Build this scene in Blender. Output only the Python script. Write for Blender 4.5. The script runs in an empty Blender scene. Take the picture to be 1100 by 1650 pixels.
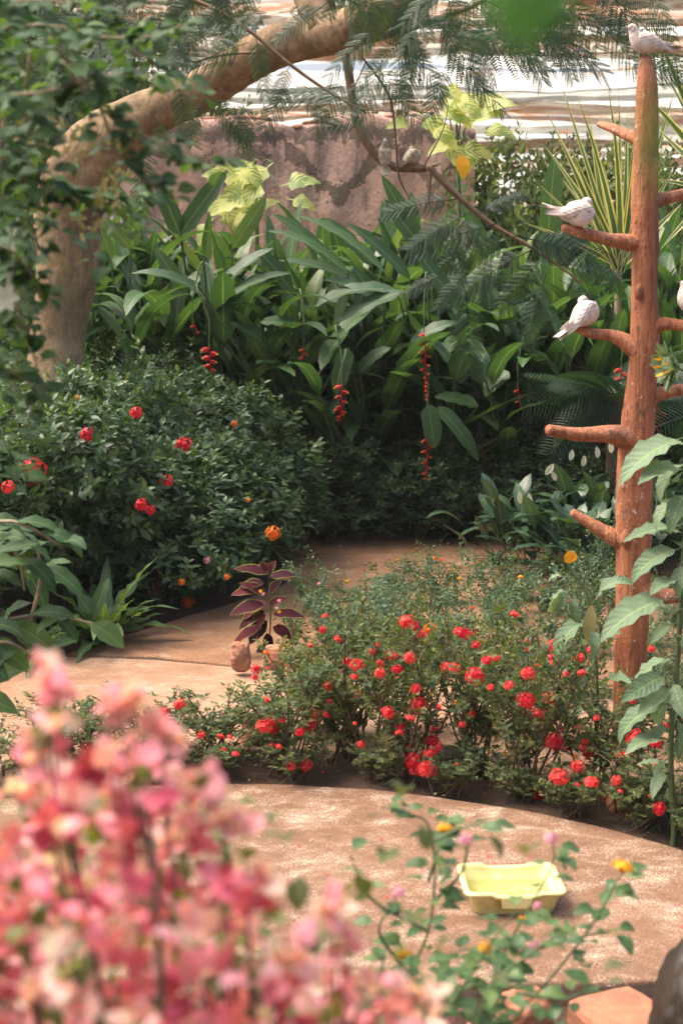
import bpy, math, random
import numpy as np
from mathutils import Vector, Matrix

rng = np.random.default_rng(7)
random.seed(7)
S = bpy.context.scene
C = S.collection
R = math.radians

# ------------------------------------------------------------------ camera
FPX, CAMZ, HZ = 2292.0, 2.2, 480.0
TH = math.atan((825-HZ)/FPX)
cd = bpy.data.cameras.new('camera'); cam = bpy.data.objects.new('camera', cd); C.objects.link(cam)
cam.location = (0, 0, CAMZ); cam.rotation_euler = (R(90)-TH, 0, 0)
cd.sensor_fit = 'VERTICAL'; cd.sensor_height = 36; cd.lens = FPX/1650*36
cd.clip_start = 0.05; cd.clip_end = 900
cd.dof.use_dof = True; cd.dof.focus_distance = 8.6; cd.dof.aperture_fstop = 3.2
S.camera = cam
S.render.resolution_x = 682; S.render.resolution_y = 1024

# ------------------------------------------------------------------ light
W = bpy.data.worlds.new("World"); S.world = W; W.use_nodes = True
nt = W.node_tree; bg = nt.nodes['Background']
sky = nt.nodes.new('ShaderNodeTexSky'); sky.sky_type = 'NISHITA'; sky.sun_disc = False
SUN_EL, SUN_AZ = 60, -78          # azimuth measured from +Y towards +X
sky.sun_elevation = R(SUN_EL); sky.sun_rotation = R(SUN_AZ); sky.dust_density = 9; sky.air_density = 0.8; sky.ozone_density = 0.0
nt.links.new(sky.outputs[0], bg.inputs[0]); bg.inputs[1].default_value = 0.15
sl = bpy.data.lights.new('sun', 'SUN'); so = bpy.data.objects.new('sun', sl); C.objects.link(so)
sl.energy = 1.15; sl.angle = R(30); sl.color = (1.0, 0.93, 0.82)
sd = Vector((math.sin(R(SUN_AZ))*math.cos(R(SUN_EL)), math.cos(R(SUN_AZ))*math.cos(R(SUN_EL)), math.sin(R(SUN_EL))))
so.rotation_euler = sd.to_track_quat('Z', 'Y').to_euler(); so.location = (0, 0, 30)
S.view_settings.view_transform = 'Standard'; S.view_settings.look = 'None'
S.view_settings.exposure = 1.45; S.view_settings.gamma = 1.0

# ------------------------------------------------------------------ helpers
def ray(px, py):
    x = (px-550)/FPX; y = -(py-825)/FPX
    return np.array([x, math.cos(TH)+y*math.sin(TH), -math.sin(TH)+y*math.cos(TH)])
def P(px, py, D):
    d = ray(px, py); return np.array([0, 0, CAMZ])+d*(D/d[1])
def G(px, py, z=0.0):
    d = ray(px, py); return np.array([0, 0, CAMZ])+d*((z-CAMZ)/d[2])

def nrm(a):
    a = np.asarray(a, float); return a/np.maximum(np.linalg.norm(a, axis=-1, keepdims=True), 1e-9)

def thing(name, label, cat, loc=(0, 0, 0), rz=0, group=None):
    o = bpy.data.objects.new(name, None); C.objects.link(o); o.empty_display_size = .1
    o.location = [float(a) for a in loc]; o.rotation_euler = (0, 0, rz); o['label'] = label; o['category'] = cat
    if group: o['group'] = group
    return o
def tag(o, label, cat, group=None, kind=None):
    if label: o['label'] = label
    if cat: o['category'] = cat
    if group: o['group'] = group
    if kind: o['kind'] = kind
    return o
def dup(root, loc, rz=0, scale=None, label=None, group=None):
    r = root.copy(); C.objects.link(r); r.location = [float(a) for a in loc]; r.rotation_euler = (0, 0, rz)
    if scale is not None: r.scale = scale
    if label: r['label'] = label
    if group: r['group'] = group
    for ch in list(root.children):
        c = ch.copy(); C.objects.link(c); c.parent = r
        for g in ch.children:
            d = g.copy(); C.objects.link(d); d.parent = c
    return r

class MB:
    def __init__(s): s.V = []; s.F = []; s.U = []; s.Rn = []; s.M = []; s.n = 0
    def add(s, T, mi=0, rnd=.5):
        V, F, U = T[0], T[1], T[2]; Rn = T[3] if len(T) > 3 else np.zeros(len(V))
        s.V.append(V); s.F.append(F+s.n); s.U.append(U); s.Rn.append(Rn+rnd); s.M.append(np.full(len(F), mi)); s.n += len(V)
    def scatter(s, T, M, L, rnd=None, mi=0):
        V, F, U = T[0], T[1], T[2]; Rn = T[3] if len(T) > 3 else np.zeros(len(V)); N = len(L)
        if N == 0: return
        if rnd is None: rnd = rng.random(N)
        VV = np.einsum('nij,vj->nvi', M, V)+np.asarray(L)[:, None, :]
        FF = F[None]+(np.arange(N)*len(V))[:, None, None]+s.n
        s.V.append(VV.reshape(-1, 3)); s.F.append(FF.reshape(-1, 4)); s.U.append(np.tile(U, (N, 1)))
        s.Rn.append((Rn[None]+rnd[:, None]).ravel()); s.M.append(np.full(N*len(F), mi)); s.n += N*len(V)
    def template(s):
        return (np.vstack(s.V), np.vstack(s.F), np.vstack(s.U), np.concatenate(s.Rn)-.5)
    def mats(s): return np.concatenate(s.M)
    def build(s, name, mats, parent=None, world=False, smooth=True):
        if not isinstance(mats, (list, tuple)): mats = [mats]
        V = np.vstack(s.V).astype(np.float32); F = np.vstack(s.F).astype(np.int32)
        if world and parent is not None: V = V-np.array(parent.location, dtype=np.float32)
        me = bpy.data.meshes.new(name)
        me.vertices.add(len(V)); me.vertices.foreach_set('co', V.ravel())
        me.loops.add(F.size); me.loops.foreach_set('vertex_index', F.ravel())
        me.polygons.add(len(F)); me.polygons.foreach_set('loop_start', np.arange(len(F), dtype=np.int32)*4)
        me.polygons.foreach_set('material_index', np.concatenate(s.M).astype(np.int32))
        me.polygons.foreach_set('use_smooth', np.full(len(F), smooth))
        uv = me.uv_layers.new(name='UVMap'); uv.data.foreach_set('uv', np.vstack(s.U).astype(np.float32)[F.ravel()].ravel())
        at = me.attributes.new('rnd', 'FLOAT', 'POINT'); at.data.foreach_set('value', np.clip(np.concatenate(s.Rn), 0, 1).astype(np.float32))
        for m in mats: me.materials.append(m)
        me.update(calc_edges=True); me.validate()
        o = bpy.data.objects.new(name, me); C.objects.link(o)
        if parent is not None: o.parent = parent
        return o

def basis(D, up, scale=1.0, roll=0.0):
    """columns x,y,z : y along D, z as close to up as possible"""
    y = nrm(D); up = np.broadcast_to(np.asarray(up, float), y.shape)+rng.normal(0, roll, y.shape) if np.any(roll) else np.broadcast_to(np.asarray(up, float), y.shape)
    x = nrm(np.cross(y, up)+1e-6); z = np.cross(x, y)
    M = np.stack([x, y, z], axis=-1)
    sc = np.asarray(scale, float)
    return M*(sc[:, None, None] if sc.ndim else sc)

def grid_faces(a, b):
    i, j = np.meshgrid(np.arange(a-1), np.arange(b-1), indexing='ij'); k = (i*b+j).ravel()
    return np.stack([k, k+1, k+b+1, k+b], 1)

PROF = {
 'ovate': lambda t: np.sin(np.pi*np.clip(t, 0, 1)**.75)**.85,
 'lance': lambda t: np.sin(np.pi*np.clip(t, 0, 1)**.9)**.75,
 'paddle': lambda t: (np.minimum(1, (t/.16))**.6)*(np.clip((1-t)/.36, 0, 1)**.62),
 'heart': lambda t: np.minimum(1, (t/.1))**.5*(1-t)**.75*1.25,
 'blade': lambda t: np.minimum(1, .55+t*2)*np.clip((1-t)/.75, 0, 1)**.8,
 'round': lambda t: np.sqrt(np.clip(1-(2*t-1)**2, 0, 1)),
 'obl': lambda t: np.clip(1-(2*t-1)**4, 0, 1)**.6,
 'obov': lambda t: np.sin(np.pi*np.clip(t, 0, 1)**1.4)**.8,
}
def leaf(L=.07, Wd=.03, n=4, prof='ovate', fold=.25, droop=.5, pet=0.0, wav=0.0, cols=1, twist=0.0, lobes=0.0):
    t = np.linspace(0, 1, n+1); w = Wd/2*PROF[prof](t); w[-1] = max(w[-1], Wd*.01); w[0] = max(w[0], Wd*.04)
    if lobes: w = w*(1-lobes*(np.arange(n+1) % 2))
    if pet:
        t = np.concatenate([[-pet/L], t]); w = np.concatenate([[Wd*.02], w]); n += 1
    tm = np.clip(t, -1, 1); ang = droop*np.clip(tm, 0, 1)**1.2
    ds = np.diff(t)*L; am = (ang[1:]+ang[:-1])/2
    y = np.concatenate([[0], np.cumsum(ds*np.cos(am))]); z = np.concatenate([[0], -np.cumsum(ds*np.sin(am))])
    us = np.linspace(-1, 1, 2*cols+1)
    V = []; U = []
    for i in range(len(t)):
        for u in us:
            zz = z[i]+fold*abs(u)*w[i]*math.cos(ang[i]); yy = y[i]+fold*abs(u)*w[i]*math.sin(ang[i])
            zz += wav*w[i]*abs(u)*math.sin(i*2.1+(u > 0)*1.3)
            a = twist*t[i]
            V.append((u*w[i]*math.cos(a), yy, zz+u*w[i]*math.sin(a))); U.append(((u+1)/2, max(t[i], 0)))
    return (np.array(V), grid_faces(len(t), len(us)), np.array(U))

def catmull(pts, k=6):
    p = np.asarray(pts, float); p = np.vstack([2*p[0]-p[1], p, 2*p[-1]-p[-2]]); out = []
    for i in range(1, len(p)-2):
        for s in np.arange(k)/k:
            out.append(.5*((2*p[i])+(-p[i-1]+p[i+1])*s+(2*p[i-1]-5*p[i]+4*p[i+1]-p[i+2])*s*s+(-p[i-1]+3*p[i]-3*p[i+1]+p[i+2])*s**3))
    out.append(p[-2]); return np.array(out)

def tube(pts, rad, sides=8, k=5, cap=True, noise=0.0, smooth=True):
    pts = np.asarray(pts, float); rad = np.broadcast_to(np.asarray(rad, float), (len(pts),))
    if smooth and len(pts) > 2:
        q = catmull(np.column_stack([pts, rad]), k); pts, rad = q[:, :3], np.maximum(q[:, 3], 1e-4)
    T = nrm(np.gradient(pts, axis=0)); ref = np.array([0, 0, 1.]) if abs(T[0][2]) < .9 else np.array([1., 0, 0])
    if cap:
        pts = np.vstack([pts[0], pts, pts[-1]+T[-1]*rad[-1]*.6]); rad = np.concatenate([[rad[0]*.02], rad, [rad[-1]*.05]]); T = np.vstack([T[0], T, T[-1]])
        pts = np.insert(pts, len(pts)-1, pts[-2]+T[-1]*rad[-2]*.42, axis=0); rad = np.insert(rad, len(rad)-1, rad[-2]*.75); T = np.vstack([T, T[-1]])
    n = nrm(np.cross(T[0], ref)); V = []; U = []; L = 0
    a = np.linspace(0, 2*np.pi, sides+1)
    for i in range(len(pts)):
        n = nrm(n-T[i]*np.dot(n, T[i])); b = np.cross(T[i], n)
        if i: L += np.linalg.norm(pts[i]-pts[i-1])
        rr = np.full(sides+1, rad[i])
        if noise: rr[:sides] *= 1+noise*(np.sin(a[:sides]*2+L*3.1+1)*.5+np.sin(a[:sides]*3-L*5.3)*.35+rng.normal(0, .18, sides)); rr[sides] = rr[0]
        V.append(pts[i]+rr[:, None]*(np.cos(a)[:, None]*n+np.sin(a)[:, None]*b)); U.append(np.column_stack([a/(2*np.pi), np.full(sides+1, L)]))
    return (np.vstack(V), grid_faces(len(pts), sides+1), np.vstack(U))

def ball(c, r, nu=8, nv=6, jit=0.0):
    r = np.broadcast_to(np.asarray(r, float), (3,)); u = np.linspace(0, 2*np.pi, nu+1); v = np.linspace(-np.pi/2, np.pi/2, nv+1)
    uu, vv = np.meshgrid(u, v); V = np.stack([np.cos(uu)*np.cos(vv)*r[0], np.sin(uu)*np.cos(vv)*r[1], np.sin(vv)*r[2]], -1).reshape(-1, 3)
    if jit:
        k = nrm(rng.normal(size=(5, 3)))*3; m = sum(np.sin(nrm(V)@kk+i) for i, kk in enumerate(k))/5; V = V*(1+jit*m)[:, None]
    return (V+np.asarray(c), grid_faces(nv+1, nu+1), np.stack([uu/6.283, (vv/np.pi+.5)], -1).reshape(-1, 2))

def quadprism(poly, z0, z1):
    """poly (n,2) ccw -> top + sides, quads (fan built from paired strips)"""
    poly = np.asarray(poly, float); n = len(poly); c = poly.mean(0)
    V = [(p[0], p[1], z1) for p in poly]+[(p[0], p[1], z0) for p in poly]
    F = [(i, i+n, (i+1) % n+n, (i+1) % n) for i in range(n)]
    return V, F

# ------------------------------------------------------------------ materials
def newmat(name):
    m = bpy.data.materials.new(name); m.use_nodes = True; n = m.node_tree.nodes; l = m.node_tree.links
    return m, n, l, n['Principled BSDF'], n['Material Output']
def ramp(n, stops, interp='LINEAR'):
    r = n.new('ShaderNodeValToRGB'); r.color_ramp.interpolation = interp; e = r.color_ramp.elements
    while len(e) < len(stops): e.new(.5)
    for el, (p, c) in zip(e, stops): el.position = p; el.color = (*c, 1) if len(c) == 3 else c
    return r
def noise(n, l, scale, detail=4, rough=.55, vec=None, coord='Object', stretch=None, dist=0):
    t = n.new('ShaderNodeTexCoord'); x = n.new('ShaderNodeTexNoise'); x.inputs['Scale'].default_value = scale
    x.inputs['Detail'].default_value = detail; x.inputs['Roughness'].default_value = rough; x.inputs['Distortion'].default_value = dist
    src = t.outputs[coord]
    if stretch:
        mp = n.new('ShaderNodeMapping'); mp.inputs['Scale'].default_value = stretch; l.new(src, mp.inputs[0]); src = mp.outputs[0]
    l.new(src, x.inputs['Vector']); return x
def mixc(n, l, a, b, f, mode='MIX'):
    m = n.new('ShaderNodeMix'); m.data_type = 'RGBA'; m.blend_type = mode
    for s, k in ((a, 6), (b, 7), (f, 0)):
        if hasattr(s, 'links') or hasattr(s, 'is_linked'): l.new(s, m.inputs[k])
        elif k == 0: m.inputs[0].default_value = s
        else: m.inputs[k].default_value = (*s, 1)
    return m.outputs[2]
def math_(n, l, op, a, b=0.0, clamp=False):
    m = n.new('ShaderNodeMath'); m.operation = op; m.use_clamp = clamp
    for i, s in enumerate((a, b)):
        if hasattr(s, 'is_linked'): l.new(s, m.inputs[i])
        else: m.inputs[i].default_value = s
    return m.outputs[0]
def bump(n, l, h, strength, dist, bsdf):
    b = n.new('ShaderNodeBump'); b.inputs['Strength'].default_value = strength; b.inputs['Distance'].default_value = dist
    l.new(h, b.inputs['Height']); l.new(b.outputs[0], bsdf.inputs['Normal']); return b

def leafmat(name, cols, trans=.3, rough=.38, spec=.5, vein=.25, edge=None, stripe=None, ribs=0, splotch=None, tcol=1.6, ethr=.36):
    """cols: ramp stops over the per-leaf random value; edge: margin colour; stripe: lengthwise band colour"""
    m, n, l, b, out = newmat(name)
    a = n.new('ShaderNodeAttribute'); a.attribute_name = 'rnd'
    r = ramp(n, cols); l.new(a.outputs['Fac'], r.inputs[0]); col = r.outputs[0]
    uv = n.new('ShaderNodeTexCoord'); sep = n.new('ShaderNodeSeparateXYZ'); l.new(uv.outputs['UV'], sep.inputs[0])
    c = math_(n, l, 'ABSOLUTE', math_(n, l, 'SUBTRACT', sep.outputs[0], .5))
    nz = noise(n, l, 9, 3); f = math_(n, l, 'MULTIPLY', nz.outputs['Fac'], .5)
    col = mixc(n, l, col, tuple(x*.55 for x in cols[0][1]), math_(n, l, 'SUBTRACT', f, .1, True))
    if stripe:
        wv = math_(n, l, 'SINE', math_(n, l, 'MULTIPLY', c, 38.0)); k = math_(n, l, 'GREATER_THAN', wv, .35)
        col = mixc(n, l, col, stripe, math_(n, l, 'MULTIPLY', k, .75))
    if splotch:
        sx = math_(n, l, 'SINE', math_(n, l, 'ADD', math_(n, l, 'MULTIPLY', sep.outputs[1], 34), math_(n, l, 'MULTIPLY', c, -30)))
        k = math_(n, l, 'MULTIPLY', math_(n, l, 'MULTIPLY_ADD', sx, .5), 1.0)
        nz2 = noise(n, l, 5, 2); k2 = math_(n, l, 'GREATER_THAN', math_(n, l, 'ADD', nz2.outputs['Fac'], math_(n, l, 'MULTIPLY', sx, .10)), .5)
        col = mixc(n, l, col, splotch, math_(n, l, 'MULTIPLY', k2, .8))
    if edge:
        k = math_(n, l, 'GREATER_THAN', c, ethr); col = mixc(n, l, col, edge, k)
    if vein:
        k = math_(n, l, 'LESS_THAN', c, .035); col = mixc(n, l, col, (.30, .42, .16), math_(n, l, 'MULTIPLY', k, vein))
    if ribs:
        wv = math_(n, l, 'SINE', math_(n, l, 'ADD', math_(n, l, 'MULTIPLY', sep.outputs[1], ribs), math_(n, l, 'MULTIPLY', c, -ribs*.35)))
        bump(n, l, wv, .25, .004, b)
    l.new(col, b.inputs['Base Color']); b.inputs['Roughness'].default_value = rough; b.inputs['Specular IOR Level'].default_value = spec
    if trans:
        tr = n.new('ShaderNodeBsdfTranslucent'); tc = mixc(n, l, col, (tcol, tcol*.95, .55), 1.0, 'MULTIPLY'); l.new(tc, tr.inputs[0])
        mx = n.new('ShaderNodeMixShader'); mx.inputs[0].default_value = trans; l.new(b.outputs[0], mx.inputs[1]); l.new(tr.outputs[0], mx.inputs[2]); l.new(mx.outputs[0], out.inputs[0])
    return m

def plain(name, col, rough=.6, col2=None, scale=20, bmp=.3, bd=.004, stretch=None, spec=.4, coord='Object'):
    m, n, l, b, out = newmat(name); nz = noise(n, l, scale, 5, .6, stretch=stretch, coord=coord)
    r = ramp(n, [(.3, col), (.7, col2 or tuple(c*.6 for c in col))]); l.new(nz.outputs['Fac'], r.inputs[0]); l.new(r.outputs[0], b.inputs['Base Color'])
    b.inputs['Roughness'].default_value = rough; b.inputs['Specular IOR Level'].default_value = spec
    if bmp: bump(n, l, nz.outputs['Fac'], bmp, bd, b)
    return m

MT = {}
MT['ixora_leaf'] = leafmat('ixora_leaf', [(0, (.030, .066, .028)), (.5, (.056, .112, .044)), (.85, (.10, .165, .058)), (1, (.17, .235, .07))], .3, .45, .4, tcol=1.4)
MT['dwarf_leaf'] = leafmat('dwarf_leaf', [(0, (.05, .085, .035)), (.45, (.115, .145, .06)), (.75, (.20, .21, .085)), (1, (.34, .20, .08))], .34, .55, .25)
MT['shrub_leaf'] = leafmat('shrub_leaf', [(0, (.026, .060, .028)), (.5, (.054, .108, .045)), (1, (.14, .20, .07))], .28, .42, .4)
MT['heliconia_leaf'] = leafmat('heliconia_leaf', [(0, (.027, .070, .030)), (.5, (.050, .118, .044)), (.85, (.09, .178, .058)), (.97, (.13, .21, .07)), (1, (.30, .22, .05))], .36, .38, .45, ribs=120, vein=.4, tcol=1.35)
MT['feather_leaf'] = leafmat('feather_leaf', [(0, (.022, .05, .03)), (.6, (.04, .082, .042)), (.95, (.08, .13, .05)), (1, (.45, .33, .04))], .30, .5, .3, vein=0)
MT['palm_leaf'] = leafmat('palm_leaf', [(0, (.02, .05, .03)), (1, (.045, .085, .045))], .25, .35, .5, vein=0)
MT['lantana_leaf'] = leafmat('lantana_leaf', [(0, (.05, .10, .055)), (.6, (.095, .155, .078)), (1, (.18, .24, .09))], .3, .5, .35)
MT['near_lantana_leaf'] = leafmat('near_lantana_leaf', [(0, (.05, .11, .04)), (.6, (.09, .17, .055)), (1, (.16, .23, .075))], .3, .42, .4)
MT['vine_leaf'] = leafmat('vine_leaf', [(0, (.03, .07, .03)), (.6, (.05, .11, .045)), (1, (.11, .19, .07))], .35, .6, .2)
MT['sunflower_leaf'] = leafmat('sunflower_leaf', [(0, (.11, .18, .10)), (1, (.21, .29, .18))], .3, .6, .25, vein=.5, ribs=60)
MT['dry_leaf'] = leafmat('dry_leaf', [(0, (.28, .26, .13)), (1, (.36, .30, .16))], .3, .7, .2)
MT['lily_leaf'] = leafmat('lily_leaf', [(0, (.025, .06, .036)), (.7, (.055, .11, .06)), (1, (.09, .16, .08))], .22, .35, .45, vein=.4)
MT['pothos_leaf'] = leafmat('pothos_leaf', [(0, (.16, .26, .07)), (1, (.34, .42, .13))], .45, .5, .3, splotch=(.68, .68, .28))
MT['dracaena_leaf'] = leafmat('dracaena_leaf', [(0, (.07, .14, .05)), (1, (.13, .2, .07))], .3, .4, .4, edge=(.66, .60, .26), vein=0, ethr=.30)
MT['fern_leaf'] = leafmat('fern_leaf', [(0, (.055, .11, .045)), (1, (.11, .18, .065))], .35, .45, .3, vein=.5, ribs=80)
MT['coleus_leaf'] = leafmat('coleus_leaf', [(0, (.028, .008, .014)), (.6, (.055, .011, .018)), (1, (.10, .018, .024))], .12, .75, .1, edge=(.22, .24, .05), vein=0, ethr=.455)
MT['pink_bract'] = leafmat('pink_bract', [(0, (.42, .06, .11)), (.15, (.74, .18, .26)), (.42, (.88, .36, .43)), (.66, (.93, .56, .58)), (.82, (.92, .74, .64)), (1, (.86, .85, .60))], .4, .6, .2, vein=0, tcol=1.1)
MT['bract_leaf'] = leafmat('bract_leaf', [(0, (.07, .08, .035)), (.5, (.12, .16, .04)), (1, (.32, .40, .07))], .35, .45, .4)
MT['far_leaf'] = leafmat('far_leaf', [(0, (.07, .12, .045)), (.6, (.15, .21, .07)), (1, (.28, .32, .11))], .35, .6, .2, vein=0)
MT['near_leaf'] = leafmat('near_leaf', [(0, (.06, .17, .03)), (1, (.08, .22, .04))], .45, .5, .2, vein=.2)
def petal(name, c0, c1, tr=.25):
    return leafmat(name, [(0, c0), (1, c1)], tr, .5, .25, vein=0, tcol=1.0)
MT['red_petal'] = petal('red_petal', (.74, .028, .035), (.90, .10, .09))
MT['crimson_petal'] = petal('crimson_petal', (.62, .012, .03), (.80, .035, .06))
MT['orange_petal'] = petal('orange_petal', (.80, .14, .02), (.9, .26, .03))
MT['amber_petal'] = petal('amber_petal', (.85, .36, .01), (.9, .5, .03))
MT['rose_petal'] = petal('rose_petal', (.78, .30, .42), (.85, .48, .50))
MT['white_petal'] = petal('white_petal', (.72, .70, .50), (.8, .8, .66))
MT['bract_red'] = petal('bract_red', (.50, .012, .02), (.70, .03, .03), .15)
MT['bract_tip'] = petal('bract_tip', (.75, .45, .03), (.6, .5, .06), .15)
MT['stem_brown'] = plain('stem_brown', (.13, .085, .05), .8, (.07, .05, .03), 30)
MT['stem_green'] = plain('stem_green', (.10, .15, .05), .6, (.06, .09, .04), 30)
MT['stem_tan'] = plain('stem_tan', (.33, .25, .15), .75, (.2, .15, .09), 30)
MT['liana'] = plain('liana', (.24, .16, .09), .8, (.13, .085, .05), 30, stretch=(1, 1, .3))

def bark():
    m, n, l, b, out = newmat('tree_bark')
    a = noise(n, l, 3.2, 7, .65, dist=.6); c = noise(n, l, 26, 6, .7, stretch=(1, 1, .45)); g = noise(n, l, 1.3, 4, .6)
    r = ramp(n, [(.32, (.13, .082, .04)), (.5, (.30, .195, .10)), (.68, (.46, .325, .19))]); l.new(a.outputs['Fac'], r.inputs[0])
    r2 = ramp(n, [(.35, (.45, .45, .45)), (.6, (1, 1, 1))]); l.new(c.outputs['Fac'], r2.inputs[0])
    col = mixc(n, l, r.outputs[0], r2.outputs[0], .75, 'MULTIPLY')
    k = ramp(n, [(.52, (0, 0, 0)), (.62, (1, 1, 1))]); l.new(g.outputs['Fac'], k.inputs[0])
    col = mixc(n, l, col, (.16, .15, .07), math_(n, l, 'MULTIPLY', k.outputs[0], .45))
    l.new(col, b.inputs['Base Color']); b.inputs['Roughness'].default_value = .85
    bump(n, l, math_(n, l, 'ADD', math_(n, l, 'MULTIPLY', a.outputs['Fac'], 1.0), math_(n, l, 'MULTIPLY', c.outputs['Fac'], .5)), .8, .03, b)
    return m
MT['bark'] = bark()

def paving(name, c_dark, c_mid, c_light, white=.35):
    m, n, l, b, out = newmat(name)
    big = noise(n, l, .9, 5, .6); mid = noise(n, l, 4.5, 8, .78, stretch=(.85, 1.2, 1), dist=.4); fine = noise(n, l, 110, 4, .8); grit = n.new('ShaderNodeTexVoronoi'); tc = n.new('ShaderNodeTexCoord')
    grit.inputs['Scale'].default_value = 130; l.new(tc.outputs['Object'], grit.inputs['Vector'])
    r = ramp(n, [(.32, c_dark), (.5, c_mid), (.68, c_light)]); l.new(math_(n, l, 'ADD', math_(n, l, 'MULTIPLY', big.outputs['Fac'], .5), math_(n, l, 'MULTIPLY', mid.outputs['Fac'], .5)), r.inputs[0])
    k = ramp(n, [(.53, (0, 0, 0)), (.66, (1, 1, 1))]); mm = math_(n, l, 'ADD', math_(n, l, 'MULTIPLY', mid.outputs['Fac'], .5), math_(n, l, 'MULTIPLY', fine.outputs['Fac'], .52)); l.new(mm, k.inputs[0])
    col = mixc(n, l, r.outputs[0], (.70, .60, .48), math_(n, l, 'MULTIPLY', k.outputs[0], white))
    sp = ramp(n, [(.0, (.30, .28, .27)), (.35, (1, 1, 1)), (.75, (1.0, 1.0, 1.0)), (1, (1.25, 1.2, 1.15))]); 
    l.new(grit.outputs['Color'], sp.inputs[0]); col = mixc(n, l, col, sp.outputs[0], .55, 'MULTIPLY')
    f2 = ramp(n, [(.3, (.7, .68, .66)), (.55, (1, 1, 1)), (.8, (1.15, 1.12, 1.1))]); l.new(fine.outputs['Fac'], f2.inputs[0]); col = mixc(n, l, col, f2.outputs[0], .8, 'MULTIPLY')
    l.new(col, b.inputs['Base Color']); b.inputs['Roughness'].default_value = .88; b.inputs['Specular IOR Level'].default_value = .2
    bump(n, l, math_(n, l, 'ADD', fine.outputs['Fac'], math_(n, l, 'MULTIPLY', mid.outputs['Fac'], .8)), .6, .012, b)
    return m
MT['terrace'] = paving('terrace_paving', (.135, .072, .042), (.22, .125, .078), (.31, .195, .13), 1.0)
MT['ring'] = paving('ring_paving', (.24, .13, .078), (.34, .20, .125), (.42, .265, .175), .55)
MT['farpath'] = paving('far_paving', (.20, .10, .055), (.29, .155, .085), (.38, .22, .13), .35)

def soilmat():
    m, n, l, b, out = newmat('soil'); a = noise(n, l, 14, 8, .75); c = noise(n, l, 70, 4, .7)
    r = ramp(n, [(.35, (.035, .02, .013)), (.55, (.085, .045, .025)), (.75, (.17, .095, .055))]); l.new(math_(n, l, 'ADD', math_(n, l, 'MULTIPLY', a.outputs['Fac'], .6), math_(n, l, 'MULTIPLY', c.outputs['Fac'], .4)), r.inputs[0])
    l.new(r.outputs[0], b.inputs['Base Color']); b.inputs['Roughness'].default_value = .95
    bump(n, l, a.outputs['Fac'], 1, .04, b); return m
MT['soil'] = soilmat()

def wallmat():
    m, n, l, b, out = newmat('stained_plaster')
    a = noise(n, l, 1.1, 6, .65, dist=.8); st = noise(n, l, 2.6, 6, .7, stretch=(1.6, 1.6, .28)); fi = noise(n, l, 22, 5, .7)
    r = ramp(n, [(.3, (.56, .31, .23)), (.5, (.72, .44, .34)), (.7, (.82, .60, .49))]); l.new(a.outputs['Fac'], r.inputs[0])
    k = ramp(n, [(.50, (0, 0, 0)), (.58, (1, 1, 1))]); l.new(math_(n, l, 'ADD', math_(n, l, 'MULTIPLY', st.outputs['Fac'], .6), math_(n, l, 'MULTIPLY', a.outputs['Fac'], .42)), k.inputs[0])
    col = mixc(n, l, r.outputs[0], (.11, .085, .07), math_(n, l, 'MULTIPLY', k.outputs[0], .6))
    tc = n.new('ShaderNodeTexCoord'); sp = n.new('ShaderNodeSeparateXYZ'); l.new(tc.outputs['Object'], sp.inputs[0])
    for xc, zb, sl, hw, th in ((1.36, 3.36, .85, .62, .10), (-.15, 3.6, .5, .9, .08), (2.45, 3.5, .9, .5, .08)):
        dx = math_(n, l, 'ABSOLUTE', math_(n, l, 'SUBTRACT', sp.outputs[0], xc)); dz = math_(n, l, 'SUBTRACT', sp.outputs[2], math_(n, l, 'ADD', math_(n, l, 'MULTIPLY', dx, sl), zb))
        dz = math_(n, l, 'ABSOLUTE', math_(n, l, 'ADD', dz, math_(n, l, 'MULTIPLY', math_(n, l, 'SUBTRACT', a.outputs['Fac'], .5), 1.2))); dz = math_(n, l, 'ADD', dz, math_(n, l, 'MULTIPLY', math_(n, l, 'SUBTRACT', fi.outputs['Fac'], .5), .35))
        ms = math_(n, l, 'MULTIPLY', math_(n, l, 'LESS_THAN', dz, th), math_(n, l, 'LESS_THAN', dx, hw)); col = mixc(n, l, col, (.10, .075, .05), math_(n, l, 'MULTIPLY', ms, .75))
    bz = math_(n, l, 'ABSOLUTE', math_(n, l, 'ADD', math_(n, l, 'SUBTRACT', sp.outputs[2], 4.10), math_(n, l, 'MULTIPLY', math_(n, l, 'SUBTRACT', st.outputs['Fac'], .5), .9)))
    col = mixc(n, l, col, (.13, .10, .075), math_(n, l, 'MULTIPLY', math_(n, l, 'LESS_THAN', math_(n, l, 'ADD', bz, math_(n, l, 'MULTIPLY', math_(n, l, 'SUBTRACT', fi.outputs['Fac'], .5), .3)), .09), .7))
    f = ramp(n, [(.35, (.6, .6, .6)), (.6, (1, 1, 1))]); l.new(fi.outputs['Fac'], f.inputs[0]); col = mixc(n, l, col, f.outputs[0], .5, 'MULTIPLY')
    l.new(col, b.inputs['Base Color']); b.inputs['Roughness'].default_value = .9
    bump(n, l, math_(n, l, 'ADD', math_(n, l, 'MULTIPLY', a.outputs['Fac'], 1.5), fi.outputs['Fac']), .8, .05, b); return m
MT['wall'] = wallmat()

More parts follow.
